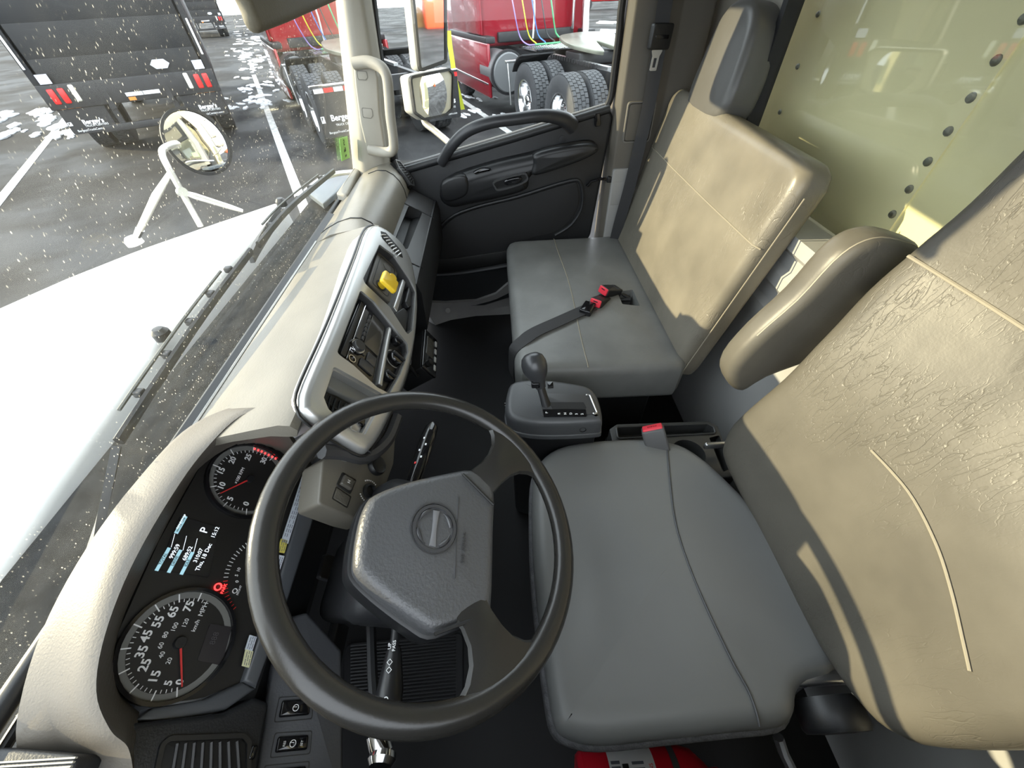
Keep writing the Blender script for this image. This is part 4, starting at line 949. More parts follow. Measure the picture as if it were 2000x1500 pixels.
def bseam(pts, r=.0022, nm='seam', mt=None, dy=.002):
    P = [BK(a, b, dy) for a, b in cr(pts, 5, False)]
    return MB().tube(P, r, 6).make(nm, mt or thread, ds)
bF = Frame((0, -.545, -.5), (1, 0, 0), (0, -.245, .97), (0, .97, .245))
def bpx(pts, dz=0): return [(q.x, q.z) for q in (bF(*p) for p in on(bF, pts))]
bseam([(.498, -.294), (.40, -.300), (.26, -.303), (.12, -.300), (.0, -.295)], .0026)
s1 = bpx([(1690, 880), (1760, 960), (1815, 1060), (1850, 1150), (1880, 1240), (1905, 1310)])
bseam(s1, .0018)
bseam([(.44, -.345), (.45, -.40), (.43, -.47), (.37, -.53)] if False else s1[:2] , .001)
# stitched hem near the lower outer edge
hem = [BK(a, b, h) for a, b, h in ((.045, -.775, -.018), (.02, -.74, -.02), (.0, -.68, -.02), (-.005, -.60, -.018), (-.003, -.50, -.016), (0, -.38, -.014))]
hp = cr(hem, 12, False)
st = MB()
for i in range(0, len(hp) - 1, 1): st.tube([hp[i], hp[i].lerp(hp[i + 1], .62)], .0016, 5)
st.make('hem_stitching', thread, ds, kind='stuff')
# folded-up armrest on the inner side
aF = Frame((.578, 0, 0), (0, -1, 0), (0, 0, 1), (-1, 0, 0))
aq = cr(on(aF, [(1424, 752), (1428, 718), (1480, 660), (1560, 590), (1630, 515), (1680, 478), (1730, 464), (1780, 474), (1806, 494), (1760, 560), (1720, 620), (1600, 700), (1500, 740), (1450, 768)], .02), 3)
MB().prism(aq, aF, -.038, .024, .022, 4, .02).make('armrest', vinyl, ds)
MB().tube([aF(p[0], p[1], .012) for p in inset(aq, .004)[6:34]], .0018, 5).make('armrest_seam', thread, ds)
# seat base, brackets and adjuster knob
MB().box((.27, -.30, -1.03), (.34, .36, .34), bev=.03).make('pedestal', black, ds)
MB().box((.27, -.28, -.915), (.42, .44, .05), bev=.015).make('seat_frame', black, ds)
kq = at(1630, 1412, 'x', .02)
kF = Frame((.045, kq.y, kq.z), (0, -1, 0), (0, 0, 1), (-1, 0, 0))
kn = MB().lathe([(.048, -.01), (.050, .0), (.050, .028), (.046, .034), (.02, .036)], Frame(at(1628, 1408, 'z', -.84) + Vector((.02, 0, 0)), (0, 1, 0), (0, 0, 1), (-1, 0, 0)), 32).make('adjuster_knob', black, ds)
MB().box(at(1610, 1370, 'z', -.83) + Vector((.035, -.01, 0)), (.03, .13, .035), bev=.006).make('hinge_bracket', steel, ds)
MB().box(at(1600, 1360, 'z', -.86) + Vector((.06, 0, 0)), (.03, .10, .10), bev=.006).make('hinge_cover', black, ds)
MB().tube([at(1520, 1440, 'z', -.95), at(1530, 1470, 'z', -.97), at(1545, 1500, 'z', -.98), at(1560, 1540, 'z', -1.0)], .009, 8).make('adjuster_lever', steel, ds)
MB().box((.54, -.515, -.825), (.012, .06, .02), bev=.005).make('hinge_bracket', steel, ds)

# ================================================================== PASSENGER BENCH
pb = thing('passenger_bench', (1.22, -.28, FZ), 'wide grey vinyl passenger bench seat with tall backrest by the far door', 'seat')
pZ = -.775; pF = WZ(pZ)
pq_ = [(.806, -.055), (.84, -.030), (1.0, -.020), (1.4, -.020), (1.585, -.030), (1.625, -.07), (1.628, -.30), (1.62, -.50), (1.2, -.53), (.80, -.53), (.79, -.47), (.792, -.30), (.795, -.12)]
pq = fil([(.795, -.022), (1.628, -.022), (1.626, -.53), (.785, -.53)], [.05, .06, .02, .03], 6)
pq = resample(pq, 84)
cu_ = MB().prism(pq, pF, -.15, 0, .035, 5, .03, crown=.010).make('cushion', vinyl_sm, pb)
cut(cu_, [MB().prism(fil(on(pF, [(1205, 572), (1236, 566), (1250, 598), (1215, 596)]), .006), pF, -.07, .05)])
MB().tube([pF(x, -.237 + .004 * math.sin(x * 9), over(pF, pq, x, -.237, .010, 0) + .0004) for x in [.800 + i * .0205 for i in range(41)]], .0017, 6).make('seam', thread, pb)
PBk = Frame((0, -.498, -.81), (-1, 0, 0), (0, -.2204, .9754), (0, .9754, .2204))
bk = fil([(-1.632, -.03), (-.808, -.03), (-.808, .557), (-1.632, .567)], [.03, .02, .055, .06], 6)
bk = resample(bk, 96)
MB().prism(bk, PBk, -.085, 0, .028, 5, .025, crown=.008).make('backrest', vinyl2, pb)
MB().tube([PBk(-x, .382, over(PBk, bk, -x, .382, .008, 0) + .0004) for x in [.806 + i * .0205 for i in range(41)]], .0017, 6).make('seam', thread, pb)
MB().tube([PBk(p[0], p[1], -.026) for p in [(-.801, -.02), (-.801, .2), (-.801, .4), (-.801, .50)]], .0016, 6).make('side_seam', thread, pb)
# headrest with arched top, hinged on the far half
HF = Frame(PBk(0, .56, -.04), (-1, 0, 0), (0, -.16, .987), (0, .987, .16))
hx = [(-1.485, -.02), (-1.255, -.02), (-1.255, .145), (-1.285, .205), (-1.335, .225), (-1.405, .225), (-1.455, .205), (-1.485, .145)]
MB().prism(resample(cr(hx, 4), 60), HF, -.055, .040, .022, 4, .02, crown=.006).make('headrest', M('dark_headrest_vinyl', (.095, .092, .086), .38, bump=.3, bscale=9, bdist=.006, var=.1, vscale=6), pb)
MB().prism(fil(rect(-1.47, -.05, -1.27, .01), .01), HF, -.045, .02, .006).make('headrest_base', MATS['dark_headrest_vinyl'], pb)
# base under the bench
MB().box((1.22, -.30, -1.07), (.74, .36, .30), bev=.02).make('seat_base', black, pb)
MB().box((1.22, -.27, -.935), (.80, .44, .025), bev=.008).make('seat_pan', black, pb)

# ================================================================== BELTS AND BUCKLES
bl = thing('lap_belt', pF(1.05, -.25, 0), 'black lap belt buckled across the passenger cushion', 'seat belt')
pts_ = []
for px_, h_ in (((1158, 598), .014), ((1130, 610), .013), ((1090, 628), .012), ((1050, 646), .010), ((1028, 660), .006)):
    a, b = on(pF, [px_], h_)[0]; pts_.append(pF(a, b, h_))
e_ = pts_[-1]
pts_ += [Vector((e_.x - .03, -.022, pZ - .012)), Vector((e_.x - .04, -.013, pZ - .05)), Vector((e_.x - .045, -.014, pZ - .12)), Vector((e_.x - .03, -.05, pZ - .20))]
MB().strap(cr(pts_, 5, False), .046, .002, [(.75, .66, 0)] * 21 + [(1, .3, 0)] * 20).make('webbing', web, bl)
bu = MB().prism(fil(rect(-.020, -.030, .020, .030), .006), Frame(pF(*on(pF, [(1148, 600)], .02)[0], .016), (.5, .86, 0), (-.86, .5, 0), (0, 0, 1)), -.010, .010, .006).make('tongue_cover', gloss, bl)
def buckle(name, px_, h_, ang_, lab, root_px, cat='buckle', ln=.065, tilt=.35):
    a, b = on(pF, [px_], h_)[0]; O = pF(a, b, h_); d = Vector((math.cos(ang_), math.sin(ang_), tilt)).normalized(); sd = d.cross(Vector((0, 0, 1))).normalized(); up = sd.cross(d)
    F_ = Frame(O, d, sd * -1, up)
    t = thing(name, O - d * .04 - Vector((0, 0, .01)), lab, cat)
    MB().prism(fil(rect(-ln - .01, -.022, -.001, .022), .005), F_, -.014, .014, .005, 3, .005).make('housing', black, t)
    FE = Frame(F_(0, 0, 0), F_.v, F_.n, F_.u)
    k = MB().prism(fil(rect(-.0195, -.0115, .0195, .0125), .004), FE, -.006, .003, .002).make('release_button', pinkred, t)
    MB().prism(rect(-.008, .004, .008, .0075), FE, .002, .0034).make('slot', MATS['deep_black'], k)
    return t, F_
t, F_ = buckle('belt_buckle', (1163, 592), .022, math.radians(140), 'black buckle with red button joined to the lap belt tongue', None)
MB().tube(cr([F_(-.06, 0, 0), F_(-.085, .006, -.002), F_(-.115, .0, -.012), pF(1.15, -.45, -.02)], 4, False), .007, 8).make('tether', black, t)
t, F_ = buckle('belt_buckle', (1178, 568), .028, math.radians(118), 'spare black buckle with red button lying open on the passenger cushion', None)
MB().tube(cr([F_(-.06, 0, 0), F_(-.08, -.008, -.004), pF(1.16, -.45, -.02)], 4, False), .006, 8).make('tether', black, t)
MB().tube([F_(-.055, .018, -.008), F_(-.055, .016, .014), F_(-.055, -.016, .014), F_(-.055, -.018, -.008)], .0022, 6).make('cable_tie', black, t)
# driver buckle
dO = at(1274, 836, 'z', -.765); dd = Vector((-.25, .45, .85)).normalized(); sd = dd.cross(Vector((1, 0, 0))).normalized(); up = sd.cross(dd)
DBF = Frame(dO, up.cross(dd) * -1, up, dd)
db_ = thing('belt_buckle', dO - dd * .09, 'large red PRESS buckle standing beside the driver cushion', 'buckle')
DBF = Frame(dO, (-.1, -.95, .4), (-.85, .15, .55), (-.45, .35, .82))
DBF.v = (DBF.v - DBF.u * DBF.v.dot(DBF.u)).normalized(); DBF.n = DBF.u.cross(DBF.v)
if DBF.n.z < 0: DBF.v = -DBF.v; DBF.n = -DBF.n
MB().prism(fil(rect(-.027, -.018, .027, .018), .006), DBF, -.075, 0, .004).make('housing', M('grey_buckle', (.08, .08, .08), .4), db_)
rb = MB().prism(fil(rect(-.0235, -.0145, .0235, .0145), .004), DBF, -.004, .004, .0025).make('release_button', pinkred, db_)
text('lettering', 'PRESS', DBF, 0, 0, .009, M('dark_red_print', (.2, .01, .015), .5), rb, rot=math.pi, h=.0042)
MB().strap([DBF(0, 0, -.07), DBF(0, 0, -.11), dO + Vector((.0, -.08, -.16))], .03, .004, (0, 1, 0)).make('stalk', black, db_)
# shoulder belt at the pillar
sb = thing('shoulder_belt', (1.58, -.5, -.75), 'black shoulder belt hanging down the pillar with metal tongue', 'seat belt')
spx = [at(1322, -60, 'x', 1.585), at(1300, 0, 'x', 1.585), at(1287, 90, 'x', 1.585), at(1268, 200, 'x', 1.585), at(1250, 280, 'x', 1.583), at(1228, 370, 'x', 1.582), at(1208, 440, 'x', 1.58), at(1196, 490, 'x', 1.58)]
MB().strap(cr(spx, 4, False), .043, .002, (.35, 1, 0)).make('webbing', web, sb)
gF = Frame(at(1290, 72, 'x', 1.578), (.22, -.97, -.05), (0, -.05, 1), (-1, -.2, 0))
tg = MB().prism(fil(rect(-.036, -.030, .034, .032), .008), gF, -.006, .012, .004).make('tongue_cover', black, sb)
MB().prism(fil(rect(-.024, -.004, .022, .006), .003), gF, .010, .0135, .001).make('belt_slot', gloss, tg)
tq = [(-.022, -.03), (.018, -.03), (.010, -.046), (.010, -.082), (-.014, -.082), (-.014, -.046)]
tm = MB().prism(fil(tq, .004), gF, .0, .003).make('metal_tongue', M('satin_tongue', (.6, .6, .58), .35, .6), sb)
cut(tm, [MB().prism(fil(rect(-.008, -.074, .004, -.050), .002), gF, -.01, .02)])

# ================================================================== GEAR SELECTOR
gs = thing('gear_selector', (.60, -.10, FZ), 'black automatic gear selector console between the seats', 'gear shifter')
GF = WZ(-.70)
gq = cr(on(GF, [(990, 762), (1005, 742), (1060, 738), (1130, 747), (1158, 758), (1172, 782), (1178, 815), (1165, 822), (1080, 826), (1020, 822), (988, 805)]), 3)
gb_ = MB().prism(gq, GF, -.050, 0, .016, 4).make('console_cover', M('console_black', (.055, .057, .060), .42, bump=.3, bscale=350, bdist=.0006), gs)
MB().prism(inset(gq, -.003), GF, -.060, -.046, .004).make('console_rim', MATS['console_black'], gs)
MB().prism(inset(gq, .012), GF, -.50, -.05).make('console_tower', black, gs)
pl = on(GF, [(1052, 768), (1150, 770), (1164, 808), (1058, 814)], .001)
MB().prism(fil(pl, .006), GF, -.004, .0022, .001).make('gate_plate', M('gate_grey', (.045, .045, .046), .4), gs)
MB().tube([GF(*p, .003) for p in fil(on(GF, [(1145, 770), (1152, 772), (1166, 806), (1160, 810)], .003), .004)], .0022, 6).make('gate_edge', steel, gs)
sl = on(GF, [(1072, 786), (1140, 786), (1146, 798), (1080, 800)], .002); MB().prism(fil(sl, .003), GF, -.002, .0030).make('gate_slot', MATS['deep_black'], gs)
wn = on(GF, [(1060, 800), (1144, 800), (1146, 813), (1062, 814)], .002)
dw = MB().prism(fil(wn, .002), GF, -.002, .0032).make('position_window', gloss, gs)
for s_, px_ in (('P', (1068, 806)), ('R', (1092, 808)), ('N', (1104, 808)), ('D', (1115, 808)), ('3', (1126, 809)), ('2', (1137, 809))):
    text('gear_letter', s_, GF, *on(GF, [px_], .003)[0], .0085, white, dw, rot=-math.pi / 2 * 0, h=.0036)
lq = on(GF, [(1068, 746), (1080, 746), (1081, 756), (1070, 757)], .001); MB().prism(fil(lq, .001), GF, -.002, .003, .001).make('lock_cover', gloss, gs)
for px_, zz in (((992, 790), -.02), ):
    MB().lathe([(.008, 0), (.008, .003), (.005, .001), (.001, .001)], Frame(GF(*on(GF, [(988, 792)], -.02)[0], -.02), (0, 0, 1), (1, 0, 0), (0, 1, 0)), 14).make('screw_cover', gloss, gs)
MB().lathe([(.008, 0), (.008, .003), (.005, .001), (.001, .001)], Frame(GF(*on(GF, [(1138, 838)], -.03)[0], -.03), (0, 1, 0), (0, 0, 1), (-1, 0, 0)), 14).make('screw_cover', gloss, gs)
L0 = at(1067, 792, 'z', -.70); L1 = at(1046, 722, 'z', -.625)
ld = (L1 - L0)
MB().tube([L0 - ld * .2, L0, L0 + ld * .25, L0 + ld * .5], [.012, .012, .010, .010], 10, flat=.7).make('lever', black, gs)
fK = Frame(L1, ld.cross(Vector((0, 1, 0))), ld.cross(ld.cross(Vector((0, 1, 0)))), ld)
hgt = ld.length
prof_ = [(.012, -.5), (.0135, -.40), (.019, -.26), (.026, -.12), (.030, .04), (.0295, .2), (.025, .34), (.016, .42), (.003, .45)]
kb = MB().lathe([(r, h * hgt) for r, h in prof_], fK, 20).make('knob', M('knob_vinyl', (.035, .036, .038), .3), gs)
MB().box(L1 + Vector((-.026, .002, -.022)), (.014, .020, .016), bev=.003).make('shift_button', gloss, gs)

# ================================================================== TRAY BETWEEN THE SEATS
ty = thing('cup_holder_tray', (.62, -.42, FZ), 'black moulded tray with cup holder between the seats', 'tray')
TF_ = WZ(-.86)
tq = fil(on(TF_, [(1190, 838), (1205, 828), (1385, 822), (1402, 832), (1440, 930), (1400, 935), (1330, 900), (1200, 880)]), .008)
tb = MB().prism(tq, TF_, -.05, 0, .003).make('tray_body', M('tray_black', (.035, .036, .036), .4), ty)
cut(tb, [MB().prism(fil(on(TF_, [(1205, 836), (1380, 830), (1392, 836), (1395, 846), (1208, 856)]), .005), TF_, -.035, .02), MB().prism(circ(*on(TF_, [(1345, 885)])[0], .042, 24), TF_, -.045, .02),
         MB().prism(fil(on(TF_, [(1385, 855), (1405, 850), (1428, 915), (1412, 922)]), .004), TF_, -.04, .02)])
MB().prism(inset(tq, .01), TF_, -.055, -.046).make('tray_floor', MATS['deep_black'], ty)
MB().box((.60, -.40, (FZ - .91) / 2), (.10, .26, -(FZ + .91)), bev=.01).make('tray_stand', black, ty)
MB().tube([TF_(p[0], p[1], .002) for p in inset(fil(on(TF_, [(1205, 836), (1380, 830), (1392, 836), (1395, 846), (1208, 856)]), .005), -.002)], .0025, 6, closed=True).make('tray_edge', MATS['tray_black'], ty)

# ================================================================== FIRE EXTINGUISHER
fe = thing('fire_extinguisher', (-.02, -.25, FZ), 'red fire extinguisher lying under the driver cushion edge', 'fire extinguisher')
ez = -1.15; e0 = at(1122, 1496, 'z', ez); e1 = at(1368, 1490, 'z', ez)
e0 = Vector((-.055, e0.y, ez)); e1 = Vector((-.055, e1.y, ez)); ed = (e1 - e0)
ER = .058
EF = Frame(e0, (1, 0, 0), (0, 0, 1), ed)
L_ = ed.length
MB().lathe([(.03, 0), (.05, .004), (ER, .014), (ER, L_ - .05), (ER * .85, L_ - .02), (.028, L_ + .004), (.018, L_ + .012), (.018, L_ + .03)], EF, 32).make('cylinder', redtank, fe)
def band(h0, h1, mt, nm, r=ER + .0008, a0=0, a1=2 * math.pi, n=32):
    R = []
    for h in (h0, h1): R.append([EF(r * math.cos(a0 + (a1 - a0) * j / n), r * math.sin(a0 + (a1 - a0) * j / n), h) for j in range(n + 1)])
    return MB().rings(R, closed=False).make(nm, mt, fe)
lb_ = band(.066, .158, M('label_white', (.72, .72, .74), .5), 'label')
band(.192, .205, steel, 'strap', ER + .0018)
def onb(u_, v_, w_, h_, mt, nm):   # small print on the label, top side
    R = []
    for vv in (v_, v_ + h_):
        R.append([EF((ER + .0016) * math.cos(u_ + w_ * j / 3), (ER + .0016) * math.sin(u_ + w_ * j / 3), vv) for j in range(4)])
    MB().rings(R, closed=False).make(nm, mt, lb_)
for i in range(7): onb(.9 + i * .16, .070, .10, .018, MATS['print_grey'], 'label_print')
for i in range(3): onb(1.0 + i * .36, .092, .24, .012, M('black_print', (.02, .02, .02), .5), 'pictogram')
for i in range(6): onb(.95 + i * .18, .112, .09, .024, MATS['print_grey'], 'label_print')
ltF = Frame(EF(0, ER + .0018, .150), (-1, 0, 0), (0, -1, 0), (0, 0, 1)); ltF = Frame(EF(0, ER + .0018, .148), (1, 0, 0), (0, 1, 0), (0, 0, 1))
text('label_heading', 'INSTRUCTIONS', Frame(EF(0, ER + .0018, .148), (1, 0, 0), (0, 1, 0), (0, 0, 1)), 0, 0, .011, redp, lb_, sx=.8, h=.0004)
MB().box(EF(0, .02, L_ + .03), (.03, .05, .03), bev=.006).make('valve_head', M('red_valve', (.5, .01, .02), .35), fe)
MB().lathe([(.016, 0), (.016, .012), (.012, .016), (.001, .016)], Frame(EF(.0, .035, L_ + .03), (1, 0, 0), (0, 1, 0), (0, 0, 1)), 18).make('pressure_dial', chrome, fe)
MB().tube([EF(.0, .03, L_ + .05), EF(.0, .05, L_ + .09), EF(0, .045, L_ + .14)], .006, 8).make('lever', black, fe)
MB().tube([EF(.014 * math.cos(t), .045 + .014 * math.sin(t), L_ + .055 + .008 * math.cos(t)) for t in [i * .5236 for i in range(12)]], .0018, 6, closed=True).make('pull_pin', chrome, fe)
MB().tube(cr([EF(.01, .05, L_ + .05), EF(-.02, .06, L_ + .02), EF(-.035, .05, L_ - .0), EF(-.045, .03, L_ + .01)], 5, False), .0018, 6).make('seal_tie', M('amber_tie', (.7, .45, .05), .4), fe)

# ================================================================== GRAB HANDLE, VISOR, STICKER
gh = thing('grab_handle', at(735, 300, 'x', 1.585), 'beige moulded grab handle on the windshield pillar', 'grab handle')
HX = 1.582
hF = Frame((HX, 0, 0), (0, -1, 0), (0, 0, 1), (-1, 0, 0))
bp_ = fil(on(hF, [(690, 114), (730, 118), (738, 150), (742, 220), (752, 290), (745, 302), (718, 298), (704, 240), (694, 165)]), .008)
MB().prism(bp_, hF, -.03, .006, .006).make('base_plate', beige, gh)
bar = [hF(*on(hF, [p])[0], h) for p, h in (((692, 124), .004), ((722, 120), .016), ((748, 128), .034), ((760, 145), .044), ((764, 175), .046), ((767, 220), .046), ((772, 262), .044), ((771, 286), .038), ((755, 294), .022), ((722, 292), .004))]
MB().tube(cr(bar, 4, False), .0165, 12).make('handle_bar', beige, gh)
for pts_ in ([(696, 137), (716, 139), (719, 152), (715, 157), (699, 156)], [(706, 210), (727, 212), (729, 226), (725, 232), (709, 230)]):
    q = on(hF, pts_, .006); MB().annulus(fil(q, .005), fil(inset(q, .0012), .005), hF, .002, .0072).make('cap_line', MATS['dark_beige_line'], gh)
    MB().prism(fil(inset(q, .0014), .005), hF, .002, .0068, .001).make('screw_cap', beige, gh)
vs = thing('sun_visor', (.95, .27, -.03), 'beige fabric sun visor hanging at the top of the windshield', 'sun visor')
VF = Frame((0, .262, 0), (1, 0, 0), (0, .20, .98), (0, -.98, .20))
vq_ = on(VF, [(452, -60), (476, 10), (486, 42), (503, 66), (560, 44), (660, 2)])
vq_ = [vq_[1], vq_[2], vq_[3], vq_[4], (1.455, vq_[5][1] + .03), (1.475, .255), (vq_[1][0] - .02, .255)]
MB().prism(fil(vq_, [.02, .02, .02, .02, .03, .03, .03]), VF, -.009, .009, .008, 3, .008).make('visor_pad', M('visor_fabric', (.13, .115, .08), .75, bump=.5, bscale=300, bdist=.001), vs)
MB().tube([VF(.60, .24, 0), VF(.60, .255, .005), (.60, .345, .30)], .006, 8).make('pivot_rod', black, vs)
st_ = thing('inspection_sticker', WS(.87, .07, .004), 'green inspection sticker low in the windshield corner beside the pillar', 'sticker')
sqq = on(WS, [(663, 271), (679, 266), (684, 308), (668, 315)], .005)
MB().prism(sqq, WS, .0035, .0045).make('sticker_sheet', M('lime_sticker', (.35, .75, .18), .5), st_)
WSm = Frame(WS.O, -WS.u, WS.v, WS.n)
c_ = on(WS, [(672, 279)], .005)[0]; text('numeral', '5', Frame(WS(0, 0, 0), -WS.u, WS.v, -WS.n), -c_[0], c_[1], .026, M('sticker_ink', (.05, .09, .04), .6), st_, h=-.0052)
c_ = on(WS, [(674, 292)], .005)[0]; MB().prism([(c_[0] - .012, c_[1] - .006), (c_[0] + .01, c_[1] - .007), (c_[0] + .008, c_[1] + .003), (c_[0] + .003, c_[1] + .007), (c_[0], c_[1] + .001), (c_[0] - .010, c_[1] + .002)], WS, .004, .0052).make('state_mark', MATS['sticker_ink'], st_)
c_ = on(WS, [(676, 304)], .005)[0]; MB().box((c_[0], c_[1], .0048), (.014, .006, .0006), WS).make('code_mark', MATS['sticker_ink'], st_)
# ================================================================== OWN TRUCK, OUTSIDE THE GLASS
paintw = M('white_paint', (.80, .80, .79), .3, coat=.5)
cowlm = M('cowl_black', (.020, .021, .022), .9, var=.3, vscale=30, spec=.08)
hf = Vector((0, .10, 1)).normalized()
HD = Frame((0, .75, -.585), (1, 0, 0), (0, hf.z, -hf.y), hf)
hood = thing('truck_hood', (.8, 1.2, -.9), 'white sunlit hood of the truck beyond the windshield', 'hood')
hp_ = on(HD, [(549, 390), (420, 433), (270, 485), (130, 540), (0, 597), (-200, 690), (-420, 830)]) + [(-.5, .95), (-.5, .05)] + on(HD, [(-200, 1400), (-60, 1165), (0, 1080), (80, 962), (160, 850), (240, 742), (320, 640), (430, 520), (500, 445)])
MB().prism(resample(hp_, 90), HD, -.16, 0, .03, 4).make('hood_panel', paintw, hood)
cwl = thing('wiper_cowl', (.75, .68, -.75), 'black cowl panel under the wipers', 'cowl')
MB().rings([[(x, .572, -.66), (x, .575, -.600), (x, .62, -.606), (x, .70, -.612), (x, .80, -.615), (x, .80, -.70)] for x in (-.4, .2, .8, 1.4, 1.80)]).make('cowl_panel', cowlm, cwl)
MB().tube(cr([at(598, 374, 'y', .63), at(625, 352, 'y', .62), at(655, 340, 'y', .61), at(690, 336, 'y', .60)], 4, False), .009, 8).make('corner_edge', paintw, cwl)
MB().prism(on(WZ(-.575), [(600, 375), (650, 342), (690, 338), (660, 372), (630, 398)]), WZ(-.575), -.02, 0, .004).make('corner_panel', M('cowl_corner', (.10, .115, .125), .4), cwl)
def wiper(name, pts, arm, lab, piv):
    t = thing(name, piv, lab, 'wiper')
    P = [at(*p) for p in pts]
    MB().tube(cr(P, 4, False), .006, 8, flat=1.5).make('blade', black, t)
    MB().tube([p + Vector((0, .018, .012)) for p in cr(P, 4, False)][2:-2], .003, 6).make('blade_frame', M('wiper_metal', (.10, .10, .09), .5, .2), t)
    Q = [at(*p) for p in arm]
    MB().strap(cr(Q, 4, False), .022, .010, (1, .2, .3)).make('arm', M('wiper_grey', (.06, .062, .068), .6), t)
    n_ = len(P)
    for i in range(1, 6):
        k = i / 6; a = P[0].lerp(P[-1], k); MB().box(a + Vector((0, .012, .008)), (.014, .016, .012), bev=.003).make('blade_clip', black, t)
    MB().lathe([(.020, 0), (.020, .02), (.012, .03), (.001, .031)], Frame(piv, (1, 0, 0), (0, 1, 0), (0, 0, 1)), 16).make('pivot_cap', black, t)
wiper('windshield_wiper', [(232, 862, 'y', .592), (310, 742, 'y', .594), (400, 610, 'y', .594), (490, 490, 'y', .592)], [(228, 872, 'y', .605), (212, 950, 'y', .605), (196, 1020, 'y', .605), (178, 1090, 'y', .60)], 'long wiper lying along the near half of the windshield', at(322, 660, 'z', -.605))
wiper('windshield_wiper', [(505, 478, 'y', .592), (560, 412, 'y', .592), (610, 368, 'y', .59), (652, 334, 'y', .585)], [(490, 505, 'y', .60), (510, 470, 'y', .62), (550, 410, 'y', .63)], 'wiper lying at the far corner of the windshield', at(552, 402, 'z', -.600))
# fender mirror on tripod
fmr = thing('fender_mirror', HD(*on(HD, [(392, 440)])[0], 0), 'round convex fender mirror on tripod arms at the hood edge', 'mirror')
pA, pB, pC = [HD(*on(HD, [p])[0], 0) for p in ((262, 472), (392, 442), (474, 412))]
rod = M('pale_metal_rod', (.62, .61, .57), .3, .5)
mc = at(386, 278, 'y', pB.y + .04); cdir = (-mc).normalized()
mn = (cdir * 1.0 + Vector((.12, -.50, .10))).normalized(); mu = Vector((0, 0, 1)).cross(mn).normalized(); MF_ = Frame(mc, mu, mn.cross(mu), mn)
depth = mc.dot(RM.col[2]) if False else (RM.transposed() @ mc).z
mr = 55 * depth / FPX
MB().lathe([(mr * .2, -.05), (mr * .75, -.04), (mr, -.012), (mr * 1.03, -.004), (mr * .98, 0)], MF_, 36).make('shell', paintw, fmr)
MB().annulus(circ(0, 0, mr * 1.04, 36), circ(0, 0, mr * .95, 36), MF_, .0, .010).make('rim', rubber, fmr)
MB().lathe([(mr * .955, .003), (mr * .8, .007), (mr * .6, .011), (mr * .3, .0145), (.001, .0155)], MF_, 36).make('mirror_glass', M('mirror', (.88, .88, .88), .03, 1.), fmr)
j0 = at(320, 290, 'y', pB.y + .02); j1 = at(330, 330, 'y', pB.y); j2 = at(355, 375, 'y', pB.y)
MB().tube(cr([MF_(-mr * .6, 0, -.03), at(345, 280, 'y', pB.y + .05), j0, at(318, 305, 'y', pB.y + .01), j1, j2, pB], 4, False), .011, 10).make('arm', rod, fmr)
MB().tube([j1 + Vector((0, 0, -.01)), j1.lerp(pA, .35), j1.lerp(pA, .85)], [.008, .013, .011], 10).make('brace', rod, fmr)
MB().tube([j1.lerp(pA, .82), j1.lerp(pA, .9), pA], [.014, .012, .014], 10).make('ball_joint', chrome, fmr)
MB().lathe([(.03, -.01), (.03, .008), (.02, .02), (.001, .022)], Frame(pA, HD.u, HD.v, HD.n), 16).make('foot', paintw, fmr)
MB().tube([j2, j2.lerp(pC, .2), j2.lerp(pC, .8), pC], [.008, .012, .010, .007], 10).make('brace', rod, fmr)
MB().lathe([(.016, -.012), (.016, .014)], Frame(j2, mu, MF_.v, mn), 12).make('clamp', rod, fmr)
# door mirror
dm = thing('door_mirror', at(885, 292, 'x', 1.80), 'tall door mirror with small convex mirror below it outside the passenger window', 'mirror')
mir = MATS['mirror']; shellm = M('mirror_shell', (.50, .48, .42), .4)
nn = Vector((-.60, -.80, .0)).normalized(); u2 = Vector((0, 0, 1)).cross(nn).normalized()
U1 = Frame(at(838, 60, 'x', 2.02), u2, nn.cross(u2), nn)
uq = fil(on(U1, [(792, -120), (818, 142), (872, 122), (870, -120)]), .02)
MB().prism(uq, U1, -.06, 0, .01, 3, .03).make('upper_shell', shellm, dm)
MB().annulus(uq, inset(uq, .012), U1, -.005, .006).make('upper_rim', rubber, dm)
MB().prism(inset(uq, .011), U1, -.002, .002).make('upper_glass', mir, dm)
U2 = Frame(at(842, 186, 'x', 2.02), u2, nn.cross(u2), nn)
lq = fil(on(U2, [(798, 148), (876, 132), (886, 142), (884, 214), (872, 226), (828, 236), (808, 222)]), .02)
MB().prism(lq, U2, -.07, 0, .012, 3, .03).make('lower_shell', shellm, dm)
lq2 = inset(lq, .010)
MB().annulus(inset(lq, .001), lq2, U2, -.004, .007).make('lower_rim', rubber, dm)
cv = resample(lq2, 48); cc = sum(cv, Vector((0, 0))) / 48
MB().rings([[U2(cc[0] + (p[0] - cc[0]) * f, cc[1] + (p[1] - cc[1]) * f, .009 - 1.3 * ((p - cc) * f).length_squared) for p in cv] for f in (1, .95, .9, .8, .7, .6, .5, .4, .3, .2, .1, .02)], cap0=False).make('lower_glass', mir, dm)
MB().tube(cr([at(828, 226, 'x', 2.04), at(830, 240, 'x', 2.02), at(850, 256, 'x', 1.96), at(880, 282, 'x', 1.85), at(890, 300, 'x', 1.76)], 4, False), .013, 10).make('arm', rod, dm)
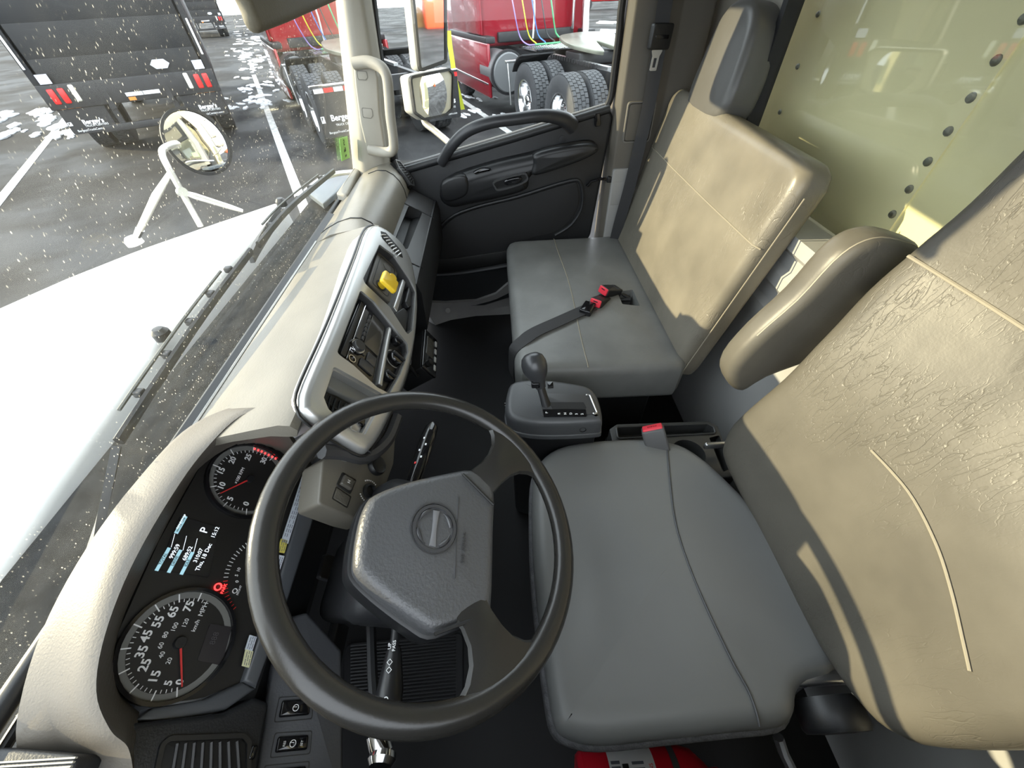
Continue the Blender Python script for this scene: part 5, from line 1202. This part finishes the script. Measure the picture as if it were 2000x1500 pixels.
# cargo box behind the rear window
BYW = -.85
cbx = thing('cargo_box', (.9, BYW - .02, -1.3), 'pale green riveted front wall of the cargo box behind the cab', 'truck box')
green = M('pale_green_panel', (.90, .84, .52), .45, var=.10, vscale=2.5)
rx = at(1847, 258, 'y', BYW).x
MB().box(((rx + 1.93) / 2 - .008, BYW - .02, .2), (1.93 - rx + .016, .03, 3.0)).make('wall_panel', green, cbx)
MB().box(((rx - .40) / 2 + .009, BYW - .0245, .2), (rx + .40 - .018, .03, 3.0)).make('wall_panel', green, cbx)
rvm = M('rivet_metal', (.16, .165, .14), .4, .4)
z0 = at(1941, 118, 'y', BYW).z; dz = (at(1738, 418, 'y', BYW).z - z0) / 5
x2 = at(1555, 130, 'y', BYW).x; zz0 = at(1555, 130, 'y', BYW).z; dzz = at(1521, 219, 'y', BYW).z - zz0
for i in range(-6, 8): MB().lathe([(.0085, 0), (.0085, .0015), (.006, .005), (.001, .006)], Frame((rx - .018 + .018, BYW - .005, z0 + i * dz), (-1, 0, 0), (0, 0, 1), (0, 1, 0)), 12).make('rivet', rvm, cbx)
for i in range(-4, 4): MB().lathe([(.007, 0), (.007, .0015), (.005, .004), (.001, .005)], Frame((x2, BYW - .005, zz0 + i * dzz), (-1, 0, 0), (0, 0, 1), (0, 1, 0)), 12).make('rivet', rvm, cbx)

# ================================================================== PARKING LOT
def asphalt():
    m = M('asphalt', (.028, .028, .029), .8, var=.35, vscale=1.2, bump=.3, bscale=40, bdist=.004, spec=.15)
    nt = m.node_tree; b = nt.nodes['Principled BSDF']; tc = nt.nodes.new('ShaderNodeTexCoord'); n = nt.nodes.new('ShaderNodeTexNoise'); n.inputs['Scale'].default_value = .55; n.inputs['Detail'].default_value = 6
    nt.links.new(tc.outputs['Object'], n.inputs['Vector']); r = nt.nodes.new('ShaderNodeMapRange'); r.inputs[1].default_value = .42; r.inputs[2].default_value = .6; r.inputs[3].default_value = .6; r.inputs[4].default_value = .95
    nt.links.new(n.outputs['Fac'], r.inputs[0]); nt.links.new(r.outputs[0], b.inputs['Roughness']); return m
gr = MB().box((22, 5, GZ - .05), (120, 120, .1)).make('ground', asphalt(), label='dark wet asphalt parking lot', kind='structure', origin=(0, 0, GZ))
lm = M('worn_white_line', (.48, .48, .47), .7, var=.35, vscale=9)
def pline(p0, p1, wd=.12, k0=0., k1=0.):
    a, b = at(*p0, 'z', GZ), at(*p1, 'z', GZ); d = (b - a); a, b = a - d * k0, b + d * k1; d.normalize(); s = Vector((-d.y, d.x, 0)) * wd / 2
    MB().prism([(q.x, q.y) for q in (a - s, b - s, b + s, a + s)], WZ(GZ), .0, .004).make('parking_line', lm, gr)
pline((580, 370), (512, 190), .13, .3, .6); pline((0, 390), (106, 258), .14, .6, .5); pline((1000, 262), (899, 194), .13, .3, .5)
snow = M('snow', (.80, .83, .87), .6, bump=.8, bscale=14, bdist=.03)
sn = MB(); rnd = random.Random(3)
def blob(cx, cy, r, ang_, el=2.2, h=.03):
    n = 14; pl_ = []
    for i in range(n):
        t = 2 * math.pi * i / n; q = r * (.6 + .7 * rnd.random()); x, y = el * q * math.cos(t), q * math.sin(t); pl_.append((cx + x * math.cos(ang_) - y * math.sin(ang_), cy + x * math.sin(ang_) + y * math.cos(ang_)))
    sn.prism(pl_, WZ(GZ), 0, h * (.5 + rnd.random()), h * .4, 2)
for i in range(120):
    py = rnd.uniform(25, 215); px = 492 + rnd.gauss(0, 26) - (py - 100) * -.05
    q = at(px, py, 'z', GZ); blob(q.x, q.y, .05 + .10 * rnd.random() * (1.6 if py < 120 else .8), rnd.uniform(0, 1.0), 2.5, .02)
for i in range(30):
    q = at(rnd.uniform(0, 150), rnd.uniform(210, 270), 'z', GZ); blob(q.x, q.y, .05 + .12 * rnd.random(), .5, 3, .02)
for i in range(16):
    q = at(rnd.uniform(890, 990), rnd.uniform(185, 232), 'z', GZ); blob(q.x, q.y, .03 + .07 * rnd.random(), .4, 3, .01)
for px, py, r_ in ((478, 24, .5), (488, 42, .45), (500, 75, .35), (480, 110, .25), (505, 120, .2), (1195, 62, .5), (1185, 45, .5), (825, 45, .5), (815, 52, .35)):
    q = at(px, py, 'z', GZ); blob(q.x, q.y, r_, .4, 2.2, .08)
sn.make('snow_patches', snow, label='thin patches of old snow on the asphalt', cat='snow', kind='stuff')

# ------------------------------------------------------------------ wheels shared by the trucks
tyre = M('tyre_rubber', (.045, .046, .05), .75, bump=.3, bscale=60, bdist=.004, var=.15, vscale=6)
treadm = M('tread_rubber', (.06, .062, .066), .8, var=.2, vscale=20)
alu = M('polished_alloy', (.75, .75, .76), .14, 1., var=.05, vscale=10)
darkm = M('chassis_black', (.022, .022, .024), .5, var=.2, vscale=12)
YF = Frame((0, 0, 0), (1, 0, 0), (0, 0, 1), (0, 1, 0))          # outward = +y local... turned so that +y is the outer face
def _fr(O=(0, 0, 0)): return Frame(O, (-1, 0, 0), (0, 0, 1), (0, 1, 0))
TR = .515
_tm = MB().lathe([(.29, -.13), (.36, -.145), (.46, -.14), (.495, -.125), (.503, -.10), (.503, .10), (.495, .125), (.46, .14), (.36, .145), (.29, .13), (.285, .0)], _fr(), 48, cap=False).data('tire', (0, 0, 0))
tb = MB(); f0 = _fr()
for row, (y0, y1) in enumerate(((-.118, -.066), (-.060, -.004), (.004, .060), (.066, .118))):
    for i in range(44):
        t0 = 2 * math.pi * (i + (row % 2) * .5) / 44; t1 = t0 + 2 * math.pi / 44 * .82
        R = [[f0(r * math.cos(t), r * math.sin(t), y) for r, y in ((.500, y0), (.516, y0), (.516, y1), (.500, y1))] for t in (t0, t1)]
        tb.rings(R)
_trm = tb.data('tread', (0, 0, 0))
_rm = MB().lathe([(.30, .12), (.295, .135), (.275, .135), (.262, .11), (.255, .03), (.235, -.02), (.20, -.035), (.15, -.02), (.12, .02), (.10, .03), (.001, .03)], _fr(), 40, cap=False).data('rim', (0, 0, 0))
hbm = MB().lathe([(.085, .02), (.085, .075), (.07, .10), (.05, .105), (.001, .108)], _fr(), 20)
for i in range(10):
    t = 2 * math.pi * i / 10; hbm.lathe([(.016, -.03), (.016, .012), (.010, .02), (.001, .021)], _fr((.165 * math.cos(t), 0, .165 * math.sin(t))), 8)
_hm = hbm.data('hub', (0, 0, 0))
_hand = [MB().lathe([(.034, -.040), (.034, -.020)], _fr((.195 * math.cos(t), 0, .195 * math.sin(t))), 12).data('hand_hole', (0, 0, 0)) for t in ()]
for me, mt in ((_tm, tyre), (_trm, treadm), (_rm, alu), (_hm, alu)): me.materials.append(mt)
def wheel(parent, x, y, flip, full=True):
    o = bpy.data.objects.new('wheel', _tm); COL.objects.link(o); o.parent = parent; o.location = (x, y, TR); o.rotation_euler = (0, x * 1.7, math.pi if flip else 0)
    for nm, me in (('tread', _trm),) + ((('rim', _rm), ('hub', _hm)) if full else ()):
        c = bpy.data.objects.new(nm, me); COL.objects.link(c); c.parent = o
        if nm == 'tread': c['kind'] = 'stuff'
    return o
def lroot(name, x, y, head, lab, cat, group=None):
    o = thing(name, (x, y, GZ), lab, cat, group); o.rotation_euler = (0, 0, head); return o
def LB(parent, nm, c, d, mt, bev=0., **k): return MB().box(c, d, bev=bev).make(nm, mt, parent, local=True, **k)
def flap(parent, x, y, wd=.62, zt=.92, zb=.28, words=True):
    FF = Frame((x, y, 0), (0, -1, 0), (0, 0, 1), (-1, 0, 0))
    f = MB().prism(fil(rect(-wd / 2, zb, wd / 2, zt), .03), FF, -.008, .008).make('mud_flap', M('flap_rubber', (.018, .018, .020), .55), parent, local=True)
    if words:
        sc_ = (zt - zb) / .64
        text('lettering', "Bergey's", FF, .04, zb + .26 * sc_, .115 * max(sc_, .75), white, f, h=.0085, depth=.001, local=True, bold=.003)
        text('lettering', 'TRUCK CENTERS', FF, .06, zb + .165 * sc_, .042, white, f, h=.0085, depth=.001, local=True)
        text('lettering', 'BergeysTruckCenters.com', FF, 0, zb + .07 * sc_, .044, white, f, h=.0085, depth=.001, local=True)
        MB().prism([(-.30, zb + .21 * sc_), (-.245, zb + .21 * sc_), (-.245, zb + .30 * sc_), (-.30, zb + .30 * sc_)], FF, .008, .0095).make('logo_mark', white, f, local=True)
        MB().prism([(-.292, zb + .22 * sc_), (-.262, zb + .29 * sc_), (-.285, zb + .29 * sc_)], FF, .009, .0105).make('logo_mark', MATS['flap_rubber'], f, local=True)
    return f
def tractor(name, x, y, head, lab, paint, flaps):
    r = lroot(name, x, y, head, lab, 'truck')
    for s in (1, -1):
        LB(r, 'frame_rail', (2.6, s * .43, .88), (7.4, .08, .26), darkm)
        for ax in (0, 1.32):
            wheel(r, ax, s * 1.065, s < 0); wheel(r, ax, s * .735, s < 0, False)
        wheel(r, 5.6, s * 1.0, s < 0)
        LB(r, 'fender_bracket', (2.05, s * .95, .98), (.06, .62, .04), steel, .01)
        MB().tube([(2.05, s * 1.22, .98), (1.98, s * 1.22, .7), (1.98, s * 1.20, .35)], .018, 8).make('fender_rod', steel, r, local=True)
        # quarter fender
        R = []
        for t in range(35, 100, 13):
            a = math.radians(t); R.append([(1.32 + .60 * math.cos(a), s * .62, TR + .60 * math.sin(a)), (1.32 + .60 * math.cos(a), s * 1.22, TR + .60 * math.sin(a)), (1.32 + .62 * math.cos(a), s * 1.22, TR + .62 * math.sin(a)), (1.32 + .62 * math.cos(a), s * .62, TR + .62 * math.sin(a))])
        MB().rings(R).make('quarter_fender', darkm, r, local=True)
        # side skirt, tank end
        LB(r, 'side_skirt', (4.55, s * 1.20, .72), (2.9, .06, .86), paint, .02)
        LB(r, 'skirt_molding', (4.55, s * 1.235, .52), (2.8, .012, .03), chrome, .004)
        MB().lathe([(.30, 0), (.32, .02), (.32, .9)], Frame((2.75, s * .92, .72), (0, 1, 0), (0, 0, 1), (1, 0, 0)), 28).make('fuel_tank', M('grey_tank', (.16, .165, .17), .45), r, local=True)
        MB().annulus(circ(0, 0, .36, 28), circ(0, 0, .32, 28), Frame((2.78, s * .92, .72), (0, 1, 0), (0, 0, 1), (1, 0, 0)), 0, .06).make('tank_strap', darkm, r, local=True)
        LB(r, 'air_fairing', (4.0, s * 1.19, 2.25), (1.0, .05, 2.0), paint, .02)
        LB(r, 'step_panel', (4.55, s * 1.12, 1.19), (2.7, .20, .10), darkm, .02)
        LB(r, 'tail_lamp', (-.78, s * .55, .86), (.04, .16, .09), M('red_lens', (.7, .03, .03), .25), .01)
        LB(r, 'tail_lamp', (-.78, s * .36, .90), (.04, .10, .09), MATS['red_lens'], .01)
        if flaps:
            flap(r, -.80, s * .90)
            LB(r, 'flap_hanger', (-.79, s * .90, .95), (.03, .66, .05), chrome, .01)
            for i in range(4): LB(r, 'reflector', (-.815, s * .90 - .24 + i * .15, .90), (.008, .14, .055), white if i % 2 else MATS['red_lens'])
        LB(r, 'cab_window', (3.575, s * .62, 2.05), (.02, .42, .50), M('dark_window', (.02, .022, .025), .1), .008)
    for xx in (-.7, .66, 1.9): LB(r, 'cross_member', (xx, 0, .88), (.10, .86, .20), darkm)
    for ax in (0, 1.32): MB().tube([(ax, -1.0, TR), (ax, -.3, TR), (ax, 0, TR), (ax, .3, TR), (ax, 1.0, TR)], [.07, .08, .17, .08, .07], 12).make('axle', darkm, r, local=True)
    # sleeper back wall, cab
    LB(r, 'sleeper', (4.7, 0, 2.15), (2.2, 2.34, 2.2), paint, .08)
    LB(r, 'bonnet', (6.6, 0, 1.45), (1.9, 1.7, 1.1), paint, .15)
    LB(r, 'back_ledge', (3.52, 0, 1.20), (.10, 1.7, .16), darkm, .02)
    # deck plate with raised studs
    dk = LB(r, 'deck_plate', (2.75, .05, 1.06), (.85, .95, .02), alu)
    std = MB()
    for i in range(13):
        for j in range(14): std.box((2.37 + i * .062, -.38 + j * .066, 1.073), (.034, .012, .006) if (i + j) % 2 else (.012, .034, .006))
    std.make('deck_studs', alu, dk, local=True, kind='stuff')
    # fifth wheel
    fq = [(.50, .44), (.30, .52), (-.05, .52), (-.30, .40), (-.52, .24), (-.50, .16), (-.10, .05), (.02, 0), (-.10, -.05), (-.50, -.16), (-.52, -.24), (-.30, -.40), (-.05, -.52), (.30, -.52), (.50, -.44), (.58, -.2), (.60, 0), (.58, .2)]
    F5 = Frame((1.05, 0, 1.20), (1, 0, .14), (0, 1, 0), (-.14, 0, 1))
    fwm = MATS.get('greased_plate') or M('greased_plate', (.22, .225, .18), .3, .5, var=.35, vscale=3)
    MB().prism(cr(fq, 3), F5, 0, .05, .012).make('fifth_wheel', fwm, r, local=True)
    LB(r, 'fifth_wheel_mount', (1.05, 0, 1.06), (.5, .9, .16), darkm, .02)
    for s in (1, -1): LB(r, 'slide_rail', (.9, s * .40, 1.03), (1.9, .08, .04), steel)
    tl = MB(); 
    for i in range(18): tl.box((.2 + i * .09, .50, 1.04), (.045, .04, .05))
    tl.make('rail_teeth', darkm, r, local=True, kind='stuff')
    # exhaust and hoses
    MB().tube(cr([(3.2, -.95, .9), (3.25, -1.0, 1.2), (3.3, -1.0, 1.6), (3.3, -1.0, 3.0)], 4, False), .075, 14).make('exhaust_stack', chrome, r, local=True)
    MB().tube([(3.45, -.80, 1.25), (3.45, -.80, 3.0)], .03, 8).make('grab_rail', chrome, r, local=True)
    MB().tube(cr([(3.46, .1, 1.15), (3.40, .1, 1.7), (3.5, .25, 1.75)], 4, False), .02, 8).make('grab_rail', paintw, r, local=True)
    for i, (cc, yy) in enumerate((((.75, .75, .05), .55), ((.10, .25, .65), .35), ((.35, .25, .60), .75), ((.05, .05, .05), .15), ((.10, .45, .20), -.05))):
        MB().tube(cr([(3.45, yy, 2.9), (3.30, yy - .05, 2.2), (3.15, yy - .12, 1.6), (3.2, yy - .25, 1.22), (3.05, yy - .35, 1.10), (2.9, .3, 1.10)], 4, False), .012 if i < 4 else .016, 8).make('air_hose', M('hose_%s' % 'yellow blue violet black green'.split()[i], cc, .4), r, local=True)
    return r
dred = M('dark_red_paint', (.30, .010, .022), .22, coat=.8)
h16 = math.radians(19)
tractor('semi_tractor', 7.42, -2.12, h16, 'dark red semi tractor with chrome wheels outside the passenger window', dred, False)
h27 = math.radians(27)
tractor('semi_tractor', 8.67, 2.04, h27, 'black-framed red semi tractor with lettered mud flaps beyond the pillar', M('bright_red_paint', (.42, .02, .025), .25, coat=.8), True)
# ------------------------------------------------------------------ black box truck
def boxtruck(x, y, head, lab):
    r = lroot('box_truck', x, y, head, lab, 'truck', None)
    bk_ = M('box_black', (.018, .018, .0185), .6, var=.15, vscale=2)
    LB(r, 'cargo_body', (3.3, 0, 2.25), (6.5, 2.46, 2.8), bk_, .02)
    for s in (1, -1):
        LB(r, 'corner_post', (-.01, s * 1.19, 2.3), (.10, .09, 2.75), darkm, .01)
        for i, d in enumerate((0, .13)): LB(r, 'tail_lamp', (-.095, s * (1.08 - d), .93), (.03, .085, .20), MATS['red_lens'], .02)
        LB(r, 'backup_lamp', (-.095, s * .80, .95), (.03, .07, .22), M('clear_lens', (.75, .73, .62), .25), .02)
        LB(r, 'label_plate', (-.095, s * 1.06, 1.15), (.008, .15, .12), M('pale_plate', (.62, .64, .75), .5))
        LB(r, 'reflector', (-.07, s * 1.20, 1.5), (.008, .03, .45), white)
        for j in range(3): LB(r, 'reflector', (-.085, s * .98 - .10 + j * .10, .79), (.008, .07, .05), M('orange_reflector', (.80, .27, .05), .35))
        flap(r, -.06, s * .86, .62, .78, .42)
        wheel(r, 1.2, s * 1.05, s < 0); wheel(r, 1.2, s * .72, s < 0, False); wheel(r, 6.4, s * 1.0, s < 0)
        LB(r, 'frame_rail', (3.2, s * .43, .82), (6.6, .08, .24), darkm)
        LB(r, 'bumper_post', (-.02, s * .45, .62), (.08, .08, .42), darkm)
    LB(r, 'rear_sill', (-.03, 0, .92), (.12, 2.46, .32), darkm, .01)
    LB(r, 'under_bumper', (-.05, 0, .44), (.09, 1.5, .10), darkm, .01)
    for yy in (.05, -.20): LB(r, 'reflector', (-.095, yy, .86), (.008, .24, .05), white)
    LB(r, 'reflector', (-.095, .11, .80), (.008, .10, .045), MATS['orange_reflector'])
    MB().prism([(-.14, 0), (-.08, .06), (.08, .06), (.14, 0), (.08, -.06), (-.08, -.06)], Frame((-.06, -.52, 1.2), (0, -1, 0), (0, 0, 1), (-1, 0, 0)), 0, .006).make('maker_badge', M('badge_white', (.65, .67, .72), .5), r, local=True)
    for i in range(7): LB(r, 'door_slat', (-.012, 0, 1.18 + i * .40), (.05, 2.22, .399), bk_, .001)
    LB(r, 'cab', (7.8, 0, 1.6), (1.6, 2.2, 1.9), darkm, .12)
    return r
bt = boxtruck(8.45, 6.05, math.radians(28), 'black box truck seen from behind through the dusty windshield')
q = at(447, 62, 'z', GZ + .25); 
b2 = copy_tree(bt); b2['label'] = 'second black box truck parked farther off beside the snow'
hd = math.radians(28); lf = Vector((-math.sin(hd), math.cos(hd), 0)); b2.location = Vector((q.x, q.y, GZ)) + lf * 1.2; ORI[b2.name] = b2.location.copy()
# ------------------------------------------------------------------ far things
def seen_in(F, px, py, dist):
    d = ray(px, py); o = d * (F.O.dot(F.n) / d.dot(F.n)); d = d.normalized(); r_ = d - F.n * (2 * d.dot(F.n)); return o + r_ * dist
q = seen_in(U1, 852, 30, 34.0)
kq = thing('red_container', (q.x, q.y, GZ), 'bright orange-red waste container seen in the tall door mirror', 'container')
MB().box((q.x, q.y - .4, GZ + 1.0), (1.5, .9, 2.0), bev=.04).make('body', M('orange_red', (.75, .08, .03), .45), kq)
MB().box((q.x - .3, q.y + .06, GZ + 1.55), (.34, .02, .40)).make('white_panel', white, kq)
MB().box((q.x + .2, q.y + .06, GZ + 1.7), (.24, .02, .24)).make('white_panel', white, kq)
MB().box((q.x, q.y - .4, GZ + 2.03), (1.6, 1.0, .08), bev=.02).make('lid', MATS['orange_red'], kq)
q = seen_in(U1, 822, 30, 36.0); bs = MB()
for i in range(420):
    a = rnd.uniform(0, 6.28); d = rnd.uniform(0, 1) ** .5; p = Vector((q.x + d * 1.2 * math.cos(a), q.y + d * 1.6 * math.sin(a), GZ + .05)); s = Vector((rnd.gauss(0, .25), rnd.gauss(0, .25), rnd.uniform(.5, 1.5)))
    bs.tube([p, p + s * .5 + Vector((rnd.gauss(0, .05), rnd.gauss(0, .05), 0)), p + s], [.016, .010, .004], 4)
bs.make('dry_bush', M('dry_brown_twigs', (.22, .13, .05), .8, var=.4, vscale=6), label='dry brown bush beside the far waste container', cat='bush')
# yellow strap on the red tractor
P = [at(*p, 'x', 9.9) for p in ((876, 60), (879, 90), (884, 122), (888, 150), (897, 185), (904, 214))]
MB().strap(cr(P, 5, False), .09, .006, [(0, 1, 0)] * 14 + [(.3, .9, 0)] * 12).make('tow_strap', M('yellow_webbing', (.68, .72, .06), .6), label='yellow strap hanging beside the red tractor skirt', cat='strap')
# pickup far right
q = at(1185, 20, 'z', GZ)
pk_ = thing('pickup_truck', (q.x + 2, q.y, GZ), 'red pickup far behind the semi tractor by the window edge', 'truck')
MB().box((q.x + 2, q.y, GZ + .9), (2.0, 5.0, .7), bev=.1).make('body', MATS['bright_red_paint'], pk_)
MB().box((q.x + 2, q.y + .4, GZ + 1.5), (1.7, 1.8, .6), bev=.15).make('cabin', MATS['dark_window'], pk_)
for s in (-1.6, 1.6): MB().lathe([(.2, 0), (.36, .0), (.38, .02), (.38, .2)], Frame((q.x + .98, q.y + s, GZ + .38), (0, -1, 0), (0, 0, 1), (-1, 0, 0)), 20).make('wheel', tyre, pk_)
